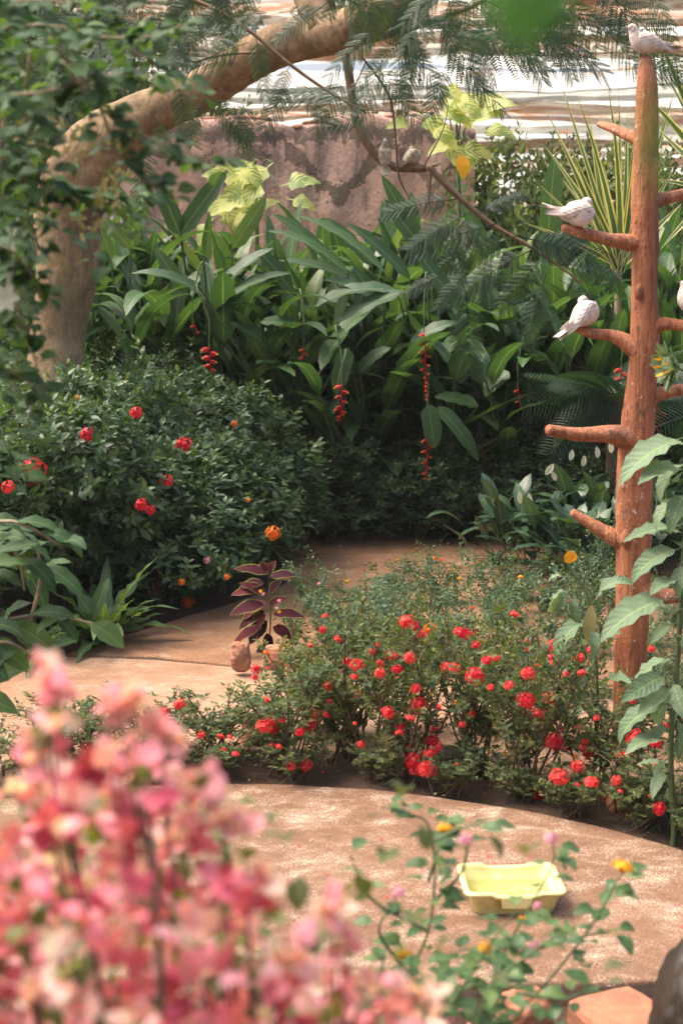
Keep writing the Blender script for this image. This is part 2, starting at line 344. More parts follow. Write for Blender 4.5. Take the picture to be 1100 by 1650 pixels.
def postmat():
    m, n, l, b, out = newmat('perch_paint')
    a = noise(n, l, 22, 7, .7, stretch=(1, 1, .10), dist=.3); g = noise(n, l, 3, 4, .6); sp = noise(n, l, 30, 3, .8, stretch=(1, 1, .7))
    r = ramp(n, [(.36, (.16, .045, .016)), (.5, (.36, .122, .046)), (.64, (.50, .205, .09))]); l.new(math_(n, l, 'ADD', math_(n, l, 'MULTIPLY', a.outputs['Fac'], .6), math_(n, l, 'MULTIPLY', g.outputs['Fac'], .4)), r.inputs[0])
    k = ramp(n, [(.615, (0, 0, 0)), (.65, (1, 1, 1))]); l.new(math_(n, l, 'ADD', math_(n, l, 'MULTIPLY', sp.outputs['Fac'], .75), math_(n, l, 'MULTIPLY', g.outputs['Fac'], .28)), k.inputs[0])
    col = mixc(n, l, r.outputs[0], (.62, .52, .44), math_(n, l, 'MULTIPLY', k.outputs[0], .8))
    d = noise(n, l, 6, 5, .7, stretch=(1, 1, .5)); kd = ramp(n, [(.54, (0, 0, 0)), (.66, (1, 1, 1))]); l.new(d.outputs['Fac'], kd.inputs[0])
    col = mixc(n, l, col, (.09, .035, .02), math_(n, l, 'MULTIPLY', kd.outputs[0], .7))
    ck = noise(n, l, 7, 3, .5, stretch=(2.2, 2.2, .22), dist=.5); cr_ = ramp(n, [(.485, (1, 1, 1)), (.497, (.25, .2, .2)), (.503, (.25, .2, .2)), (.515, (1, 1, 1))]); l.new(ck.outputs['Fac'], cr_.inputs[0])
    col = mixc(n, l, col, cr_.outputs[0], .7, 'MULTIPLY')
    l.new(col, b.inputs['Base Color']); b.inputs['Roughness'].default_value = .62
    bump(n, l, math_(n, l, 'ADD', a.outputs['Fac'], math_(n, l, 'MULTIPLY', sp.outputs['Fac'], .5)), 1.0, .022, b); return m
MT['post'] = postmat()

def sheetmat(name, c1, c2, tr, c3=(.62, .50, .40)):
    m, n, l, b, out = newmat(name); a = noise(n, l, .9, 8, .8, stretch=(.8, 1.6, 1), dist=1.6); r = ramp(n, [(.42, c1), (.54, c2), (.64, c3)]); l.new(a.outputs['Fac'], r.inputs[0])
    l.new(r.outputs[0], b.inputs['Base Color']); b.inputs['Roughness'].default_value = .6
    t = n.new('ShaderNodeBsdfTranslucent'); l.new(r.outputs[0], t.inputs[0]); mx = n.new('ShaderNodeMixShader'); mx.inputs[0].default_value = tr
    l.new(b.outputs[0], mx.inputs[1]); l.new(t.outputs[0], mx.inputs[2]); l.new(mx.outputs[0], out.inputs[0]); return m
MT['sheet_white'] = sheetmat('sheet_white', (.56, .56, .52), (.44, .45, .43), .8, (.50, .36, .27))
MT['sheet_rust'] = sheetmat('sheet_rust', (.50, .46, .40), (.33, .21, .14), .65, (.34, .17, .10))
MT['sheet_grey'] = sheetmat('sheet_grey', (.44, .44, .40), (.30, .31, .29), .65, (.34, .27, .20))

def feathers(name, c1, c2, scale=60):
    m, n, l, b, out = newmat(name); a = noise(n, l, scale*1.6, 5, .75, stretch=(.45, 1, 1), dist=1.2); c = noise(n, l, 12, 3, .6)
    r = ramp(n, [(.42, c2), (.54, c1)]); l.new(math_(n, l, 'ADD', math_(n, l, 'MULTIPLY', a.outputs['Fac'], .5), math_(n, l, 'MULTIPLY', c.outputs['Fac'], .5)), r.inputs[0]); l.new(r.outputs[0], b.inputs['Base Color'])
    b.inputs['Roughness'].default_value = .85; b.inputs['Specular IOR Level'].default_value = .15
    b.inputs['Sheen Weight'].default_value = .25; bump(n, l, a.outputs['Fac'], .9, .006, b); return m
def wingmat(name, c1, c2):
    m, n, l, b, out = newmat(name); t = n.new('ShaderNodeTexCoord'); sep = n.new('ShaderNodeSeparateXYZ'); l.new(t.outputs['UV'], sep.inputs[0])
    nz = noise(n, l, 40, 4, .7); q = math_(n, l, 'MULTIPLY', nz.outputs['Fac'], 2.0)
    v = math_(n, l, 'SINE', math_(n, l, 'ADD', math_(n, l, 'ADD', math_(n, l, 'MULTIPLY', sep.outputs[1], 24), math_(n, l, 'MULTIPLY', math_(n, l, 'SINE', math_(n, l, 'MULTIPLY', sep.outputs[0], 30)), 1.4)), q))
    r = ramp(n, [(.0, c2), (.35, c1), (1, c1)]); l.new(math_(n, l, 'MULTIPLY_ADD', v, .5), r.inputs[0]); 
    r = ramp(n, [(.0, c2), (.4, c1)]); a = math_(n, l, 'ADD', math_(n, l, 'MULTIPLY', v, .5), .5); l.new(a, r.inputs[0]); l.new(r.outputs[0], b.inputs['Base Color'])
    b.inputs['Roughness'].default_value = .85; b.inputs['Specular IOR Level'].default_value = .15; bump(n, l, a, .7, .004, b); return m
MT['dove_white'] = feathers('dove_white', (.74, .66, .60), (.50, .40, .35))
MT['dove_wing'] = wingmat('dove_wing', (.68, .60, .54), (.47, .38, .33))
MT['dove_beige'] = feathers('dove_beige', (.50, .44, .35), (.34, .28, .21), 70)
MT['dove_beige_wing'] = wingmat('dove_beige_wing', (.46, .40, .31), (.20, .16, .12))
MT['dove_leg'] = plain('dove_leg', (.42, .09, .08), .6, (.3, .06, .06), 60)
MT['beak'] = plain('beak', (.20, .14, .12), .5, None, 60, 0)
MT['eye'] = plain('eye', (.02, .005, .005), .15, None, 60, 0)
def tray_m():
    m, n, l, b, out = newmat('yellow_plastic'); a = noise(n, l, 16, 4, .6); r = ramp(n, [(.3, (.60, .55, .22)), (.6, (.70, .65, .28)), (.72, (.82, .78, .42))]); l.new(a.outputs['Fac'], r.inputs[0]); dn = noise(n, l, 38, 6, .8); dk = ramp(n, [(.58, (0, 0, 0)), (.72, (1, 1, 1))]); l.new(dn.outputs['Fac'], dk.inputs[0])
    l.new(mixc(n, l, r.outputs[0], (.38, .26, .12), math_(n, l, 'MULTIPLY', dk.outputs[0], .6)), b.inputs['Base Color']); b.inputs['Roughness'].default_value = .42; b.inputs['Subsurface Weight'].default_value = .15; b.inputs['Subsurface Radius'].default_value = (.02, .02, .01)
    return m
MT['tray'] = tray_m()
def waterm():
    m, n, l, b, out = newmat('tray_water'); b.inputs['Base Color'].default_value = (.9, .95, .8, 1); b.inputs['Roughness'].default_value = .04
    b.inputs['Transmission Weight'].default_value = 1; b.inputs['IOR'].default_value = 1.33; a = noise(n, l, 18, 2); bump(n, l, a.outputs['Fac'], .15, .01, b); return m
MT['tray_water'] = waterm()
MT['terracotta'] = plain('terracotta', (.42, .17, .09), .85, (.22, .09, .055), 12, .8, .02)
MT['stone'] = plain('edging_stone', (.36, .15, .085), .9, (.20, .11, .075), 9, .9, .03)
MT['darkrock'] = plain('dark_rock', (.014, .011, .008), .5, (.035, .022, .012), 5, .8, .03)
MT['kerb'] = plain('kerb_concrete', (.30, .20, .14), .9, (.07, .05, .04), 7, .8, .02)

# ------------------------------------------------------------------ setting: ground and paving
def struct(o): o['kind'] = 'structure'; return o
def hfield(x, y):
    h = .012*np.sin(x*9+y*3)+.01*np.sin(x*5-y*11+1)+.008*np.sin(x*23+y*17)
    s = np.clip((y-4.25)/.35, 0, 1); base = -.115+.085*s
    return base+h*np.clip((14-y)/4, 0.2, 1)
mb = MB()
xs = np.concatenate([[-400, -120, -40, -14], np.linspace(-6, 6, 161), [14, 40, 120, 400]]); ys = np.concatenate([[-400, -100, -20, -4], np.linspace(0, 16, 201), [20, 30, 60, 150, 400, 800]])
xx, yy = np.meshgrid(xs, ys, indexing='ij'); V = np.stack([xx, yy, hfield(xx, yy)], -1).reshape(-1, 3)
mb.add((V, grid_faces(len(xs), len(ys)), V[:, :2].copy())); struct(mb.build('ground', MT['soil']))

def slab(name, poly, z0, z1, mat, edge_mat=None, bevel=.012, wob=.006):
    """a paving slab: polygon outline (world xy), resampled and given a slightly uneven rounded rim"""
    poly = np.asarray(poly, float); pts = []
    for i in range(len(poly)):
        a, b2 = poly[i], poly[(i+1) % len(poly)]; k = max(1, int(np.linalg.norm(b2-a)/.06)); k = min(k, 60)
        for s in range(k): pts.append(a+(b2-a)*s/k)
    pts = np.array(pts); c = pts.mean(0); n = len(pts)
    d = np.roll(pts, -1, 0)-np.roll(pts, 1, 0); no = nrm(np.column_stack([d[:, 1], -d[:, 0]]))
    area = np.sum(pts[:, 0]*np.roll(pts[:, 1], -1)-np.roll(pts[:, 0], -1)*pts[:, 1])
    if area < 0: no = -no
    j = rng.normal(0, wob, n); j = (j+np.roll(j, 1)+np.roll(j, 2))/2; pts = pts+no*j[:, None]
    me = bpy.data.meshes.new(name); V = []; F = []; MI = []
    rings = [(pts-no*bevel, z1), (pts-no*bevel*.3, z1-bevel*.35), (pts, z1-bevel*1.1), (pts, z0)]
    for q, z in rings: V += [(p[0], p[1], z) for p in q]
    F.append(tuple(range(n)) if area > 0 else tuple(range(n-1, -1, -1))); MI.append(0)
    for r in range(3):
        for i in range(n):
            a, b2 = r*n+i, r*n+(i+1) % n; f = (a, a+n, b2+n, b2); F.append(f if area > 0 else f[::-1]); MI.append(0 if r < 2 else 1)
    me.from_pydata(V, [], F); me.materials.append(mat); me.materials.append(edge_mat or mat); me.polygons.foreach_set('material_index', MI); me.update()
    o = bpy.data.objects.new(name, me); C.objects.link(o); return struct(o)
CC = np.array([-.5, 3.67]); RT = 2.6
def arc(r, a0, a1, k=60): return [CC+r*np.array([math.cos(a), math.sin(a)]) for a in np.linspace(R(a0), R(a1), k)]
ter = [p for p in arc(RT, -20, 200, 120) if p[1] > 4.36]; ter = ter+[np.array([-2.9, 4.33]), np.array([-.6, 4.30]), np.array([.5, 4.33]), np.array([1.08, 4.36])]
ter = [p for p in ter if not (p[0] > 1.75 and p[1] < 4.9)]
slab('terrace', ter, -.13, 0, MT['terrace'], MT['kerb'])
ringp = arc(RT+.5, 8, 130, 60)+[np.array([-4.5, 6.6]), np.array([-4.5, 8.55]), G(0, 1068)[:2], G(100, 1057)[:2], G(250, 1062)[:2], G(400, 1077)[:2], np.array([.4, 8.15]), np.array([1.6, 7.9]), np.array([3.2, 7.2]), np.array([4.3, 6.2])]
slab('ring_path', ringp, -.13, 0, MT['ring'])
e = lambda px, py: G(px, py)[:2]
far = [e(398, 1072)+[0, .0], e(250, 1057), e(104, 1052), e(200, 1022), e(290, 995), e(375, 970), e(440, 948), e(480, 925), e(440, 890), e(440, 842), e(720, 838), np.array([3.0, 12.3]), np.array([3.3, 7.25]), np.array([1.6, 7.96]), np.array([.4, 8.21])]
slab('path', far, -.13, -.004, MT['farpath'])
print('setting ok')

# ------------------------------------------------------------------ pink wall, roof, far rocks
def build_wall():
    t = thing('garden_wall', 'weathered pink plaster wall with black damp stains behind the broad-leaved plants', 'wall', (-1.4, 17, 0))
    D = 17.0; x0 = P(120, 200, D)[0]; x1 = P(765, 200, D)[0]; ztop = P(500, 196, D)[2]
    nx, nz = 70, 34; V = []; thick = .35
    us = np.linspace(0, 1, nx)
    def prof(x): return ztop+.05*math.sin(x*2.3)+.04*math.sin(x*5.1+1)+(-.12 if x > x1-.55 else 0)-.10*np.clip((-x-2.2), 0, 3)
    rows = []
    zs = list(np.linspace(0, 1, nz))
    for z in zs: rows.append((0, z))
    rows += [(.06, 1.012), (thick-.06, 1.012), (thick, 1.0), (thick, 0)]
    for dy, zf in rows:
        for u in us:
            x = x0+(x1-x0)*u; zt = prof(x); b = .03*math.sin(x*3+zf*9)+.02*math.sin(x*11-zf*17)+rng.normal(0, .006)
            V.append((x, D+dy+(b if dy == 0 else 0), zt*zf))
    V = np.array(V); mb = MB(); mb.add((V, grid_faces(len(rows), nx), V[:, [0, 2]])); mb.build('wall_face', MT['wall'], t, world=True)
    mb = MB()   # end caps
    for xx_, in ((x0,), (x1,)):
        zt = prof(xx_); mb.add((np.array([(xx_, D-.03, 0), (xx_, D+thick, 0), (xx_, D+thick, zt), (xx_, D-.03, zt)]), np.array([[0, 1, 2, 3]]), np.zeros((4, 2))))
    mb.build('wall_end', MT['wall'], t, world=True, smooth=False)
    mb = MB()
    for i in range(16):
        a = rng.uniform(x0+.2, x1-.3); mb.add(tuple([*ball((a, D+.16, prof(a)+.03), (rng.uniform(.12, .3), .14, .045), 10, 6, .2)]))
    mb.build('coping_stones', MT['stone'], t, world=True)
    return t, prof
wall, wprof = build_wall()

def build_roof():
    t = thing('sheet_roof', 'rows of stained translucent roof sheets glowing above the far garden', 'roof', (3, 21, 4.9))
    rows = np.cumsum([18-.5]+list(rng.uniform(.45, .85, 20))); rows = rows[rows < 30.6]; mats = ['sheet_white', 'sheet_grey', 'sheet_rust', 'sheet_white', 'sheet_rust', 'sheet_white', 'sheet_white', 'sheet_grey', 'sheet_white', 'sheet_rust', 'sheet_white']
    zr = lambda y: 6.05-(y-18)*.145
    for i, y in enumerate(rows):
        x = np.linspace(-7, 13, 160); c = np.linspace(0, 1, 8); XX, CC2 = np.meshgrid(x, c, indexing='ij'); ph = rng.uniform(0, 6, 5)
        yw = y+CC2*.95+.16*np.sin(XX*.5+ph[0])+.05*np.sin(XX*1.4+ph[1])
        zz = zr(yw)+.05*np.sin(XX*.45+ph[2])+.03*(CC2-.5)*(1 if i % 2 else -1)+.025*np.sin(XX*1.7+ph[3])+.012*np.sin(XX*6+ph[4])*np.sin(CC2*5)
        V = np.stack([XX, yw, zz], -1).reshape(-1, 3); mb = MB(); mb.add((V, grid_faces(160, 8), V[:, :2])); mb.build('roof_sheet', MT[mats[i % 11]], t, world=True)
    for y in (18.2, 30.9):
        mb = MB(); mb.add(tube([(-7, y, zr(y)-.16), (13, y, zr(y)-.16)], .022, 8, smooth=False)); mb.build('beam', MT['stem_tan'], t, world=True)
        for x in (-6.9, 12.9): mb = MB(); mb.add(tube([(x, y, -.1), (x, y, zr(y)-.12)], .05, 8, smooth=False)); mb.build('roof_post', MT['stem_tan'], t, world=True)
build_roof()

# ------------------------------------------------------------------ foliage templates
def sprig(L=.1, pairs=4, T=None, ang=1.0, tipscale=.6, up=.2):
    mb = MB(); n = 0
    for i in range(pairs):
        f = i/(max(pairs-1, 1)); pos = np.array([0, L*f, 0]); a0 = i*math.pi/2+rng.uniform(-.4, .4)
        for s in (0, math.pi):
            a = a0+s+rng.uniform(-.25, .25); an = ang*(1-.45*f)+rng.uniform(-.2, .2)
            d = np.array([math.cos(a)*math.sin(an), math.cos(an), math.sin(a)*math.sin(an)])
            Lf = T[rng.integers(len(T))]; sc = (1-(1-tipscale)*f)*rng.uniform(.8, 1.15)
            mb.scatter(Lf, basis(d[None], np.array([0, 1, 0]), sc, .25), pos[None], np.array([.5+rng.uniform(-.2, .2)+.25*(f-.5)]))
    return mb.template()
ixL = [leaf(.105, .043, 4, 'ovate', .22, a, .006) for a in (.3, .6, .9)]
ixS = [sprig(.12, 4, ixL, 1.15) for _ in range(5)]
dwL = [leaf(.040, .017, 3, 'ovate', .25, a) for a in (.2, .6)]
dwS = [sprig(.055, 4, dwL, 1.0, .6) for _ in range(5)]
shL = [leaf(.075, .028, 3, 'lance', .2, a, .004) for a in (.3, .8)]
shS = [sprig(.12, 4, shL, 1.1) for _ in range(4)]
laL = [leaf(.05, .027, 4, 'ovate', .3, a, .006, wav=.15) for a in (.5, .9)]
laS = [sprig(.11, 4, laL, 1.15, .6) for _ in range(5)]

def lumpy(N, rx, ry, rz, z0, K=9, lump=.45, up=.35, under=.25, keep_in=.2):
    """points and outward directions on the skins of K overlapping lumps filling an ellipsoid standing from z0 up"""
    cs = []; 
    while len(cs) < K:
        p = rng.uniform(-1, 1, 3)
        if np.linalg.norm(p[:2]) < 1-.35*abs(p[2])**3: cs.append(p*np.array([rx, ry, rz])*(1-lump*.75))
    cs = np.array(cs)+np.array([0, 0, z0+rz]); rad = rng.uniform(.7, 1.15, K)*lump*min(rx, ry, rz)*1.25
    Ps, Ds = [], []
    while len(Ps) < N:
        i = rng.integers(K); d = nrm(rng.normal(size=3)); 
        if d[2] < -.35 and rng.random() > under: continue
        rr = rad[i]*(1 if rng.random() > .3 else rng.uniform(.4, 1)); p = cs[i]+d*rr*rng.uniform(.92, 1.12)
        dist = np.linalg.norm(cs-p, axis=1)/rad
        if (dist < .85).sum() > (1 if rr < rad[i] else 0) and rng.random() > keep_in: continue
        if p[2] < z0*.4: continue
        Ps.append(p); Ds.append(nrm(d+np.array([0, 0, up])+rng.normal(0, .35, 3)))
    return np.array(Ps), np.array(Ds), cs
def add_sprigs(mb, Ps, Ds, Ts, smin=.8, smax=1.2, mi=0, bias=0.0):
    N = len(Ps); idx = rng.integers(len(Ts), size=N); cl = np.sin(Ps[:, 0]*4.1+1)*np.cos(Ps[:, 1]*3.7)*np.sin(Ps[:, 2]*4.3+2)
    rnd = np.clip(.45+.25*cl+rng.normal(0, .16, N)+bias, 0, 1)
    for k in range(len(Ts)):
        s = idx == k
        if s.any(): mb.scatter(Ts[k], basis(Ds[s], rng.normal(size=(s.sum(), 3)), rng.uniform(smin, smax, s.sum())), Ps[s], rnd[s], mi)

def stems_to(mb, base, targets, r0=.012, r1=.003, mi=0, bend=.25, sides=5, k=3):
    for t in targets:
        b = np.asarray(base)+np.array([*rng.normal(0, .04, 2), 0]); t = np.asarray(t)
        m = (b+t)/2+np.array([*((t-b)[:2]*-bend), np.linalg.norm(t-b)*.05])+rng.normal(0, .02, 3)
        mb.add(tube([b, m, t], [r0, (r0+r1)/2, r1], sides, k, cap=False), mi)

def cluster_T(n=22, r=.028, pl=.009, pw=.007, flat=.55):
    """dome of small four-petalled florets"""
    mb = MB(); pt = leaf(pl, pw, 2, 'ovate', .1, .3)
    ga = 2.39996
    for i in range(n):
        f = (i+.5)/n; th = math.acos(1-f*1.15); a = i*ga; d = np.array([math.sin(th)*math.cos(a), math.sin(th)*math.sin(a), math.cos(th)*flat+.15]); d = nrm(d)
        p = d*np.array([r, r, r*.8])*rng.uniform(.85, 1.1); e1 = nrm(np.cross(d, [.3, .2, 1])); e2 = np.cross(d, e1); a0 = rng.uniform(0, 1.6)
        rr = rng.uniform(-.3, .3)
        for q in range(4):
            an = a0+q*math.pi/2; dd = e1*math.cos(an)+e2*math.sin(an)+d*.25
            mb.scatter(pt, basis(dd[None], d, rng.uniform(.9, 1.3)), p[None], np.array([.5+rr]))
    mb.add(ball((0, 0, r*.1), (r*.62, r*.62, r*.5), 6, 4), 0, .1)
    return mb
CL = [cluster_T(24, .027), cluster_T(18, .022), cluster_T(28, .032)]
cl_mesh = {}
def cluster_obj(kind, mat, parent, loc, scale=1.0, tilt=None, name='flower_cluster', label=None):
    key = (kind, mat)
    if key not in cl_mesh:
        o = CL[kind].build(name, MT[mat]); cl_mesh[key] = o.data; bpy.data.objects.remove(o)
    o = bpy.data.objects.new(name, cl_mesh[key]); C.objects.link(o); o.parent = parent
    o.location = Vector([float(a) for a in loc])-parent.location if parent.rotation_euler.z == 0 and parent.scale.x == 1 else Vector([float(a) for a in loc])
    o.rotation_euler = tilt or (rng.uniform(-.7, .5), rng.uniform(-.5, .5), rng.uniform(0, 6)); o.scale = (scale,)*3
    if label: o['label'] = label
    return o

# ------------------------------------------------------------------ big hedge of ixora on the left
def make_big_ixora(name, seed_n=900, rx=.75, ry=.6, rz=.8, leaf_m='ixora_leaf', Ts=ixS, z0=.05, K=12, lump=.5, sc=(.65, 1.35)):
    mb = MB(); Ps, Ds, cs = lumpy(seed_n, rx, ry, rz, z0, K, lump); add_sprigs(mb, Ps, Ds, Ts, *sc)
    st = MB(); stems_to(st, (0, 0, -.03), list(cs)+list(Ps[:26]), .014, .004)
    ii = rng.integers(len(Ps), size=70); dd = nrm(Ds[ii]*[1, 1, .5]+[0, 0, .7]+rng.normal(0, .25, (70, 3))); ln = rng.uniform(.06, .24, 70)[:, None]; ex = Ps[ii]+dd*ln
    for a_, b_ in zip(Ps[ii], ex): st.add(tube([a_, (a_+b_)/2, b_], [.004, .003, .002], 4, 1, cap=False))
    add_sprigs(mb, ex, dd, Ts, .7, 1.35, bias=.18); add_sprigs(mb, Ps[ii]+dd*ln*.5, dd, Ts, .6, 1.0, bias=.1)
    return mb, st
hedge_spots = [  # x, y, height scale, label
 (-2.75, 9.15, .85, 'dark green ixora bush at the left edge behind the low spreading fern'),
 (-2.05, 9.75, .88, 'broad ixora bush with the largest crimson flower, beneath the smooth tree trunk'),
 (-1.38, 10.15, .66, 'rounded ixora bush at the bend of the path with crimson flower balls on its side'),
 (-1.08, 10.95, .70, 'ixora bush overhanging the path with orange flowers near the ground'),
 (-.98, 11.9, .84, 'last ixora bush of the hedge at the dark end of the path'),
 (-1.85, 11.1, .97, 'tall ixora bush in the middle of the hedge carrying the upper red flowers'),
 (-2.7, 10.6, .92, 'ixora bush hugging the foot of the smooth tree trunk'),
 (-1.6, 12.3, .95, 'ixora bush at the back of the hedge below the hanging red and yellow flowers'),
]
protoH = []
for i in range(4):
    mb, st = make_big_ixora('ixora_bush', 1350, .80, .66, .80, K=24, lump=.42, z0=.02)
    protoH.append((mb, st))
hedge = []; pm = {}
for i, (x, y, hs, lab) in enumerate(hedge_spots):
    t = thing('ixora_bush', lab, 'bush', (x, y, 0), 0, 'ixora bushes of the tall hedge beside the path')
    k = i % 4
    if k not in pm:
        f = protoH[k][0].build('foliage', MT['ixora_leaf'], t); s = protoH[k][1].build('stems', MT['stem_brown'], t); pm[k] = (f.data, s.data)
    else:
        for nm, d in zip(('foliage', 'stems'), pm[k]):
            o = bpy.data.objects.new(nm, d); C.objects.link(o); o.parent = t
    for ch in t.children: ch.rotation_euler = (0, 0, [0, 1.1, 2.3, 3.0, 4.0, 5.2, .6, 1.9][i]); ch.scale = (1, 1, hs)
    hedge.append(t)
bpy.context.view_layer.update()
dg = bpy.context.evaluated_depsgraph_get()
def cast(px, py, default):
    d = Vector(ray(px, py)).normalized(); hit, loc, no, i, o, m = S.ray_cast(dg, Vector((0, 0, CAMZ))+d*6.0, d, distance=20)
    return (np.array(loc), o) if hit else (P(px, py, default), None)
for px, py, k, mt, sc in ((52, 760, 2, 'crimson_petal', 2.0), (220, 665, 1, 'crimson_petal', 1.2), (142, 700, 1, 'crimson_petal', 1.45), (296, 718, 2, 'crimson_petal', 1.35), (268, 776, 1, 'red_petal', 1.4), (228, 813, 1, 'crimson_petal', 1.2), (243, 822, 1, 'crimson_petal', 1.0), (440, 859, 0, 'orange_petal', 1.25), (378, 683, 1, 'orange_petal', .8), (303, 969, 0, 'orange_petal', 1.15), (334, 903, 1, 'rose_petal', .7), (182, 719, 1, 'red_petal', .8), (45, 700, 1, 'red_petal', .6), (14, 785, 1, 'red_petal', 1.2), (293, 938, 1, 'orange_petal', .7), (366, 930, 1, 'orange_petal', .6), (272, 735, 1, 'red_petal', .5), (487, 632, 1, 'orange_petal', .6), (400, 806, 1, 'orange_petal', .5), (125, 640, 1, 'amber_petal', .5)):
    loc, o = cast(px, py, 9.6); d = ray(px, py); loc = loc-nrm(d)*.15
    par = o.parent if o is not None and o.parent in hedge else min(hedge, key=lambda h: (h.location.x-loc[0])**2+(h.location.y-loc[1])**2)
    cluster_obj(k, mt, par, loc, sc*1.5, (R(60), rng.uniform(-.3, .3), rng.uniform(-.4, .4)))
print('hedge ok')

# dark small-leaved shrubs behind, at the end of the path and under the heliconias
bgs = [(-2.7, 12.7, 1.12), (-1.95, 13.0, 1.15), (-1.3, 13.0, 1.05), (-.1, 13.0, .60), (.75, 13.1, .62), (1.6, 13.0, .66), (2.4, 12.9, .70), (.3, 14.1, .9), (1.3, 14.2, .95), (2.2, 14.1, 1.0), (3.1, 13.4, .9), (-1.9, 14.2, 1.35), (-3.6, 13.4, 1.4)]
blab = ['shrub with narrow shiny leaves just right of the smooth tree trunk', 'tall shiny-leaved shrub below the pair of upright paddle leaves', 'shiny-leaved shrub behind the right end of the tall hedge',
 'low dark shrub closing the far end of the path', 'dark shrub straight behind the lowest hanging red flower', 'dark shrub under the drooping feathery fronds', 'dark shrub left of the orange perch pole behind the white-spathed plants',
 'shadowed shrub deep behind the end of the path', 'shadowed shrub deep below the long hanging red flower', 'shadowed shrub deep behind the longest perch arm', 'shadowed shrub behind the orange perch pole', 'shrub deep in shade beneath the flopping paddle leaves', 'tall shrub behind the smooth tree trunk']
pb = []
for i in range(3):
    mb, st = make_big_ixora('s', 800, .7, .55, .78, Ts=shS, K=11); pb.append([mb, st, None, None])
for i, ((x, y, hs), lab) in enumerate(zip(bgs, blab)):
    t = thing('leafy_shrub', lab, 'shrub', (x, y, 0), 0, 'dark shrubs at the back of the garden'); k = i % 3
    if pb[k][2] is None:
        pb[k][2] = pb[k][0].build('foliage', MT['shrub_leaf'], t).data; pb[k][3] = pb[k][1].build('stems', MT['stem_brown'], t).data
    else:
        for nm, d in (('foliage', pb[k][2]), ('stems', pb[k][3])):
            o = bpy.data.objects.new(nm, d); C.objects.link(o); o.parent = t
    for ch in t.children: ch.rotation_euler = (0, 0, i*1.3); ch.scale = (1, 1, hs)

# ------------------------------------------------------------------ heliconia stand
pad = [leaf(.85, w, 10, 'paddle', .28, d, .16, wav=.12, cols=1) for w, d in ((.18, .3), (.20, .8), (.16, 1.3), (.19, 1.8), (.14, .15))]
def heliconia(nst=8, H=2.6, spread=.6, lean=.4):
    fo, st = MB(), MB()
    for s in range(nst):
        b = np.array([rng.uniform(-spread, spread)*.7, rng.uniform(-spread, spread)*.7, -.05]); h = H*rng.uniform(.72, 1.02); ln = rng.normal(0, lean, 2)
        top = b+np.array([ln[0], ln[1], h*.8]); mid = (b+top)/2+np.array([-ln[0]*.2, -ln[1]*.2, 0]); st.add(tube([b, mid, top], [.022, .018, .009], 6, 4, cap=False))
        nl = rng.integers(6, 9); a0 = rng.uniform(0, 6.28)
        for i in range(nl):
            f = (i+1)/nl; p = b+(top-b)*(.3+.7*f); a = a0+(i % 2)*math.pi+rng.normal(0, .35); an = 1.1-.75*f+rng.normal(0, .22)
            d = np.array([math.cos(a)*math.sin(an), math.sin(a)*math.sin(an), math.cos(an)]); up = np.array([math.cos(a+math.pi), math.sin(a+math.pi), 1.2*math.tan(max(an, .1))])
            k = rng.choice(5, p=[.2, .28, .27, .15, .1]); sc = rng.uniform(.6, 1.2)
            fo.scatter(pad[k], basis(d[None], up, sc), p[None], np.array([min(.97, rng.uniform(0, .97)*.75+.3*f)]))
            st.add(tube([p-(top-b)*.12, p+d*.08*sc, p+d*.17*sc], [.01, .007, .005], 5, 2, cap=False))
    return fo, st
hp = [heliconia(20, 2.95), heliconia(19, 2.75), heliconia(21, 3.0), heliconia(18, 2.7)]; hm = [None]*4
hel = [(-3.1, 14.6, 1.0), (-2.3, 14.9, 1.04), (-1.6, 14.4, 1.05), (-.9, 14.8, 1.05), (-.25, 14.4, 1.02), (.35, 14.8, 1.02), (.95, 14.3, 1.0), (1.6, 14.7, .98), (2.25, 14.3, .95), (2.9, 14.7, .98), (3.6, 14.4, 1.0), (-2.0, 15.8, 1.02), (-.6, 15.9, 1.0), (.7, 15.9, 1.0), (2.0, 15.9, .98), (3.3, 15.8, 1.0), (4.4, 14.9, 1.05), (-3.9, 15.6, 1.1), (-.45, 13.75, .84), (.2, 13.8, .80), (.9, 13.7, .82), (1.6, 13.8, .78), (2.3, 13.7, .78), (3.1, 13.8, .8), (-1.3, 13.9, .92), (-2.2, 14.0, .95)]
hl = ['paddle-leaved heliconia behind the smooth tree trunk', 'heliconia with upright leaves below the left end of the pink wall', 'heliconia under the variegated climber on the pink wall', 'heliconia with arching leaves in front of the stained part of the wall', 'heliconia leaning over the far end of the path',
 'heliconia with leaves rising below the two beige doves', 'heliconia carrying the long hanging red flower spike', 'heliconia beneath the drooping feathery branch', 'heliconia left of the orange perch pole below the striped blades', 'heliconia half hidden by the orange perch pole', 'heliconia right of the orange perch pole',
 'rear heliconia against the left of the pink wall', 'rear heliconia against the middle of the pink wall', 'rear heliconia at the right end of the pink wall', 'rear heliconia with one tall upright leaf beyond the perched dove', 'rear heliconia beyond the orange perch pole', 'heliconia at the right edge of the garden', 'tall heliconia at the far left behind the tree', 'shorter heliconia at the front, over the dark end of the path', 'shorter front heliconia left of the long hanging red flower', 'shorter front heliconia right of the long hanging red flower', 'shorter front heliconia under the feathery fronds', 'shorter front heliconia behind the lily spathes', 'shorter front heliconia behind the perch pole', 'front heliconia rising behind the right end of the tall hedge', 'front heliconia rising behind the middle of the tall hedge']
helT = []
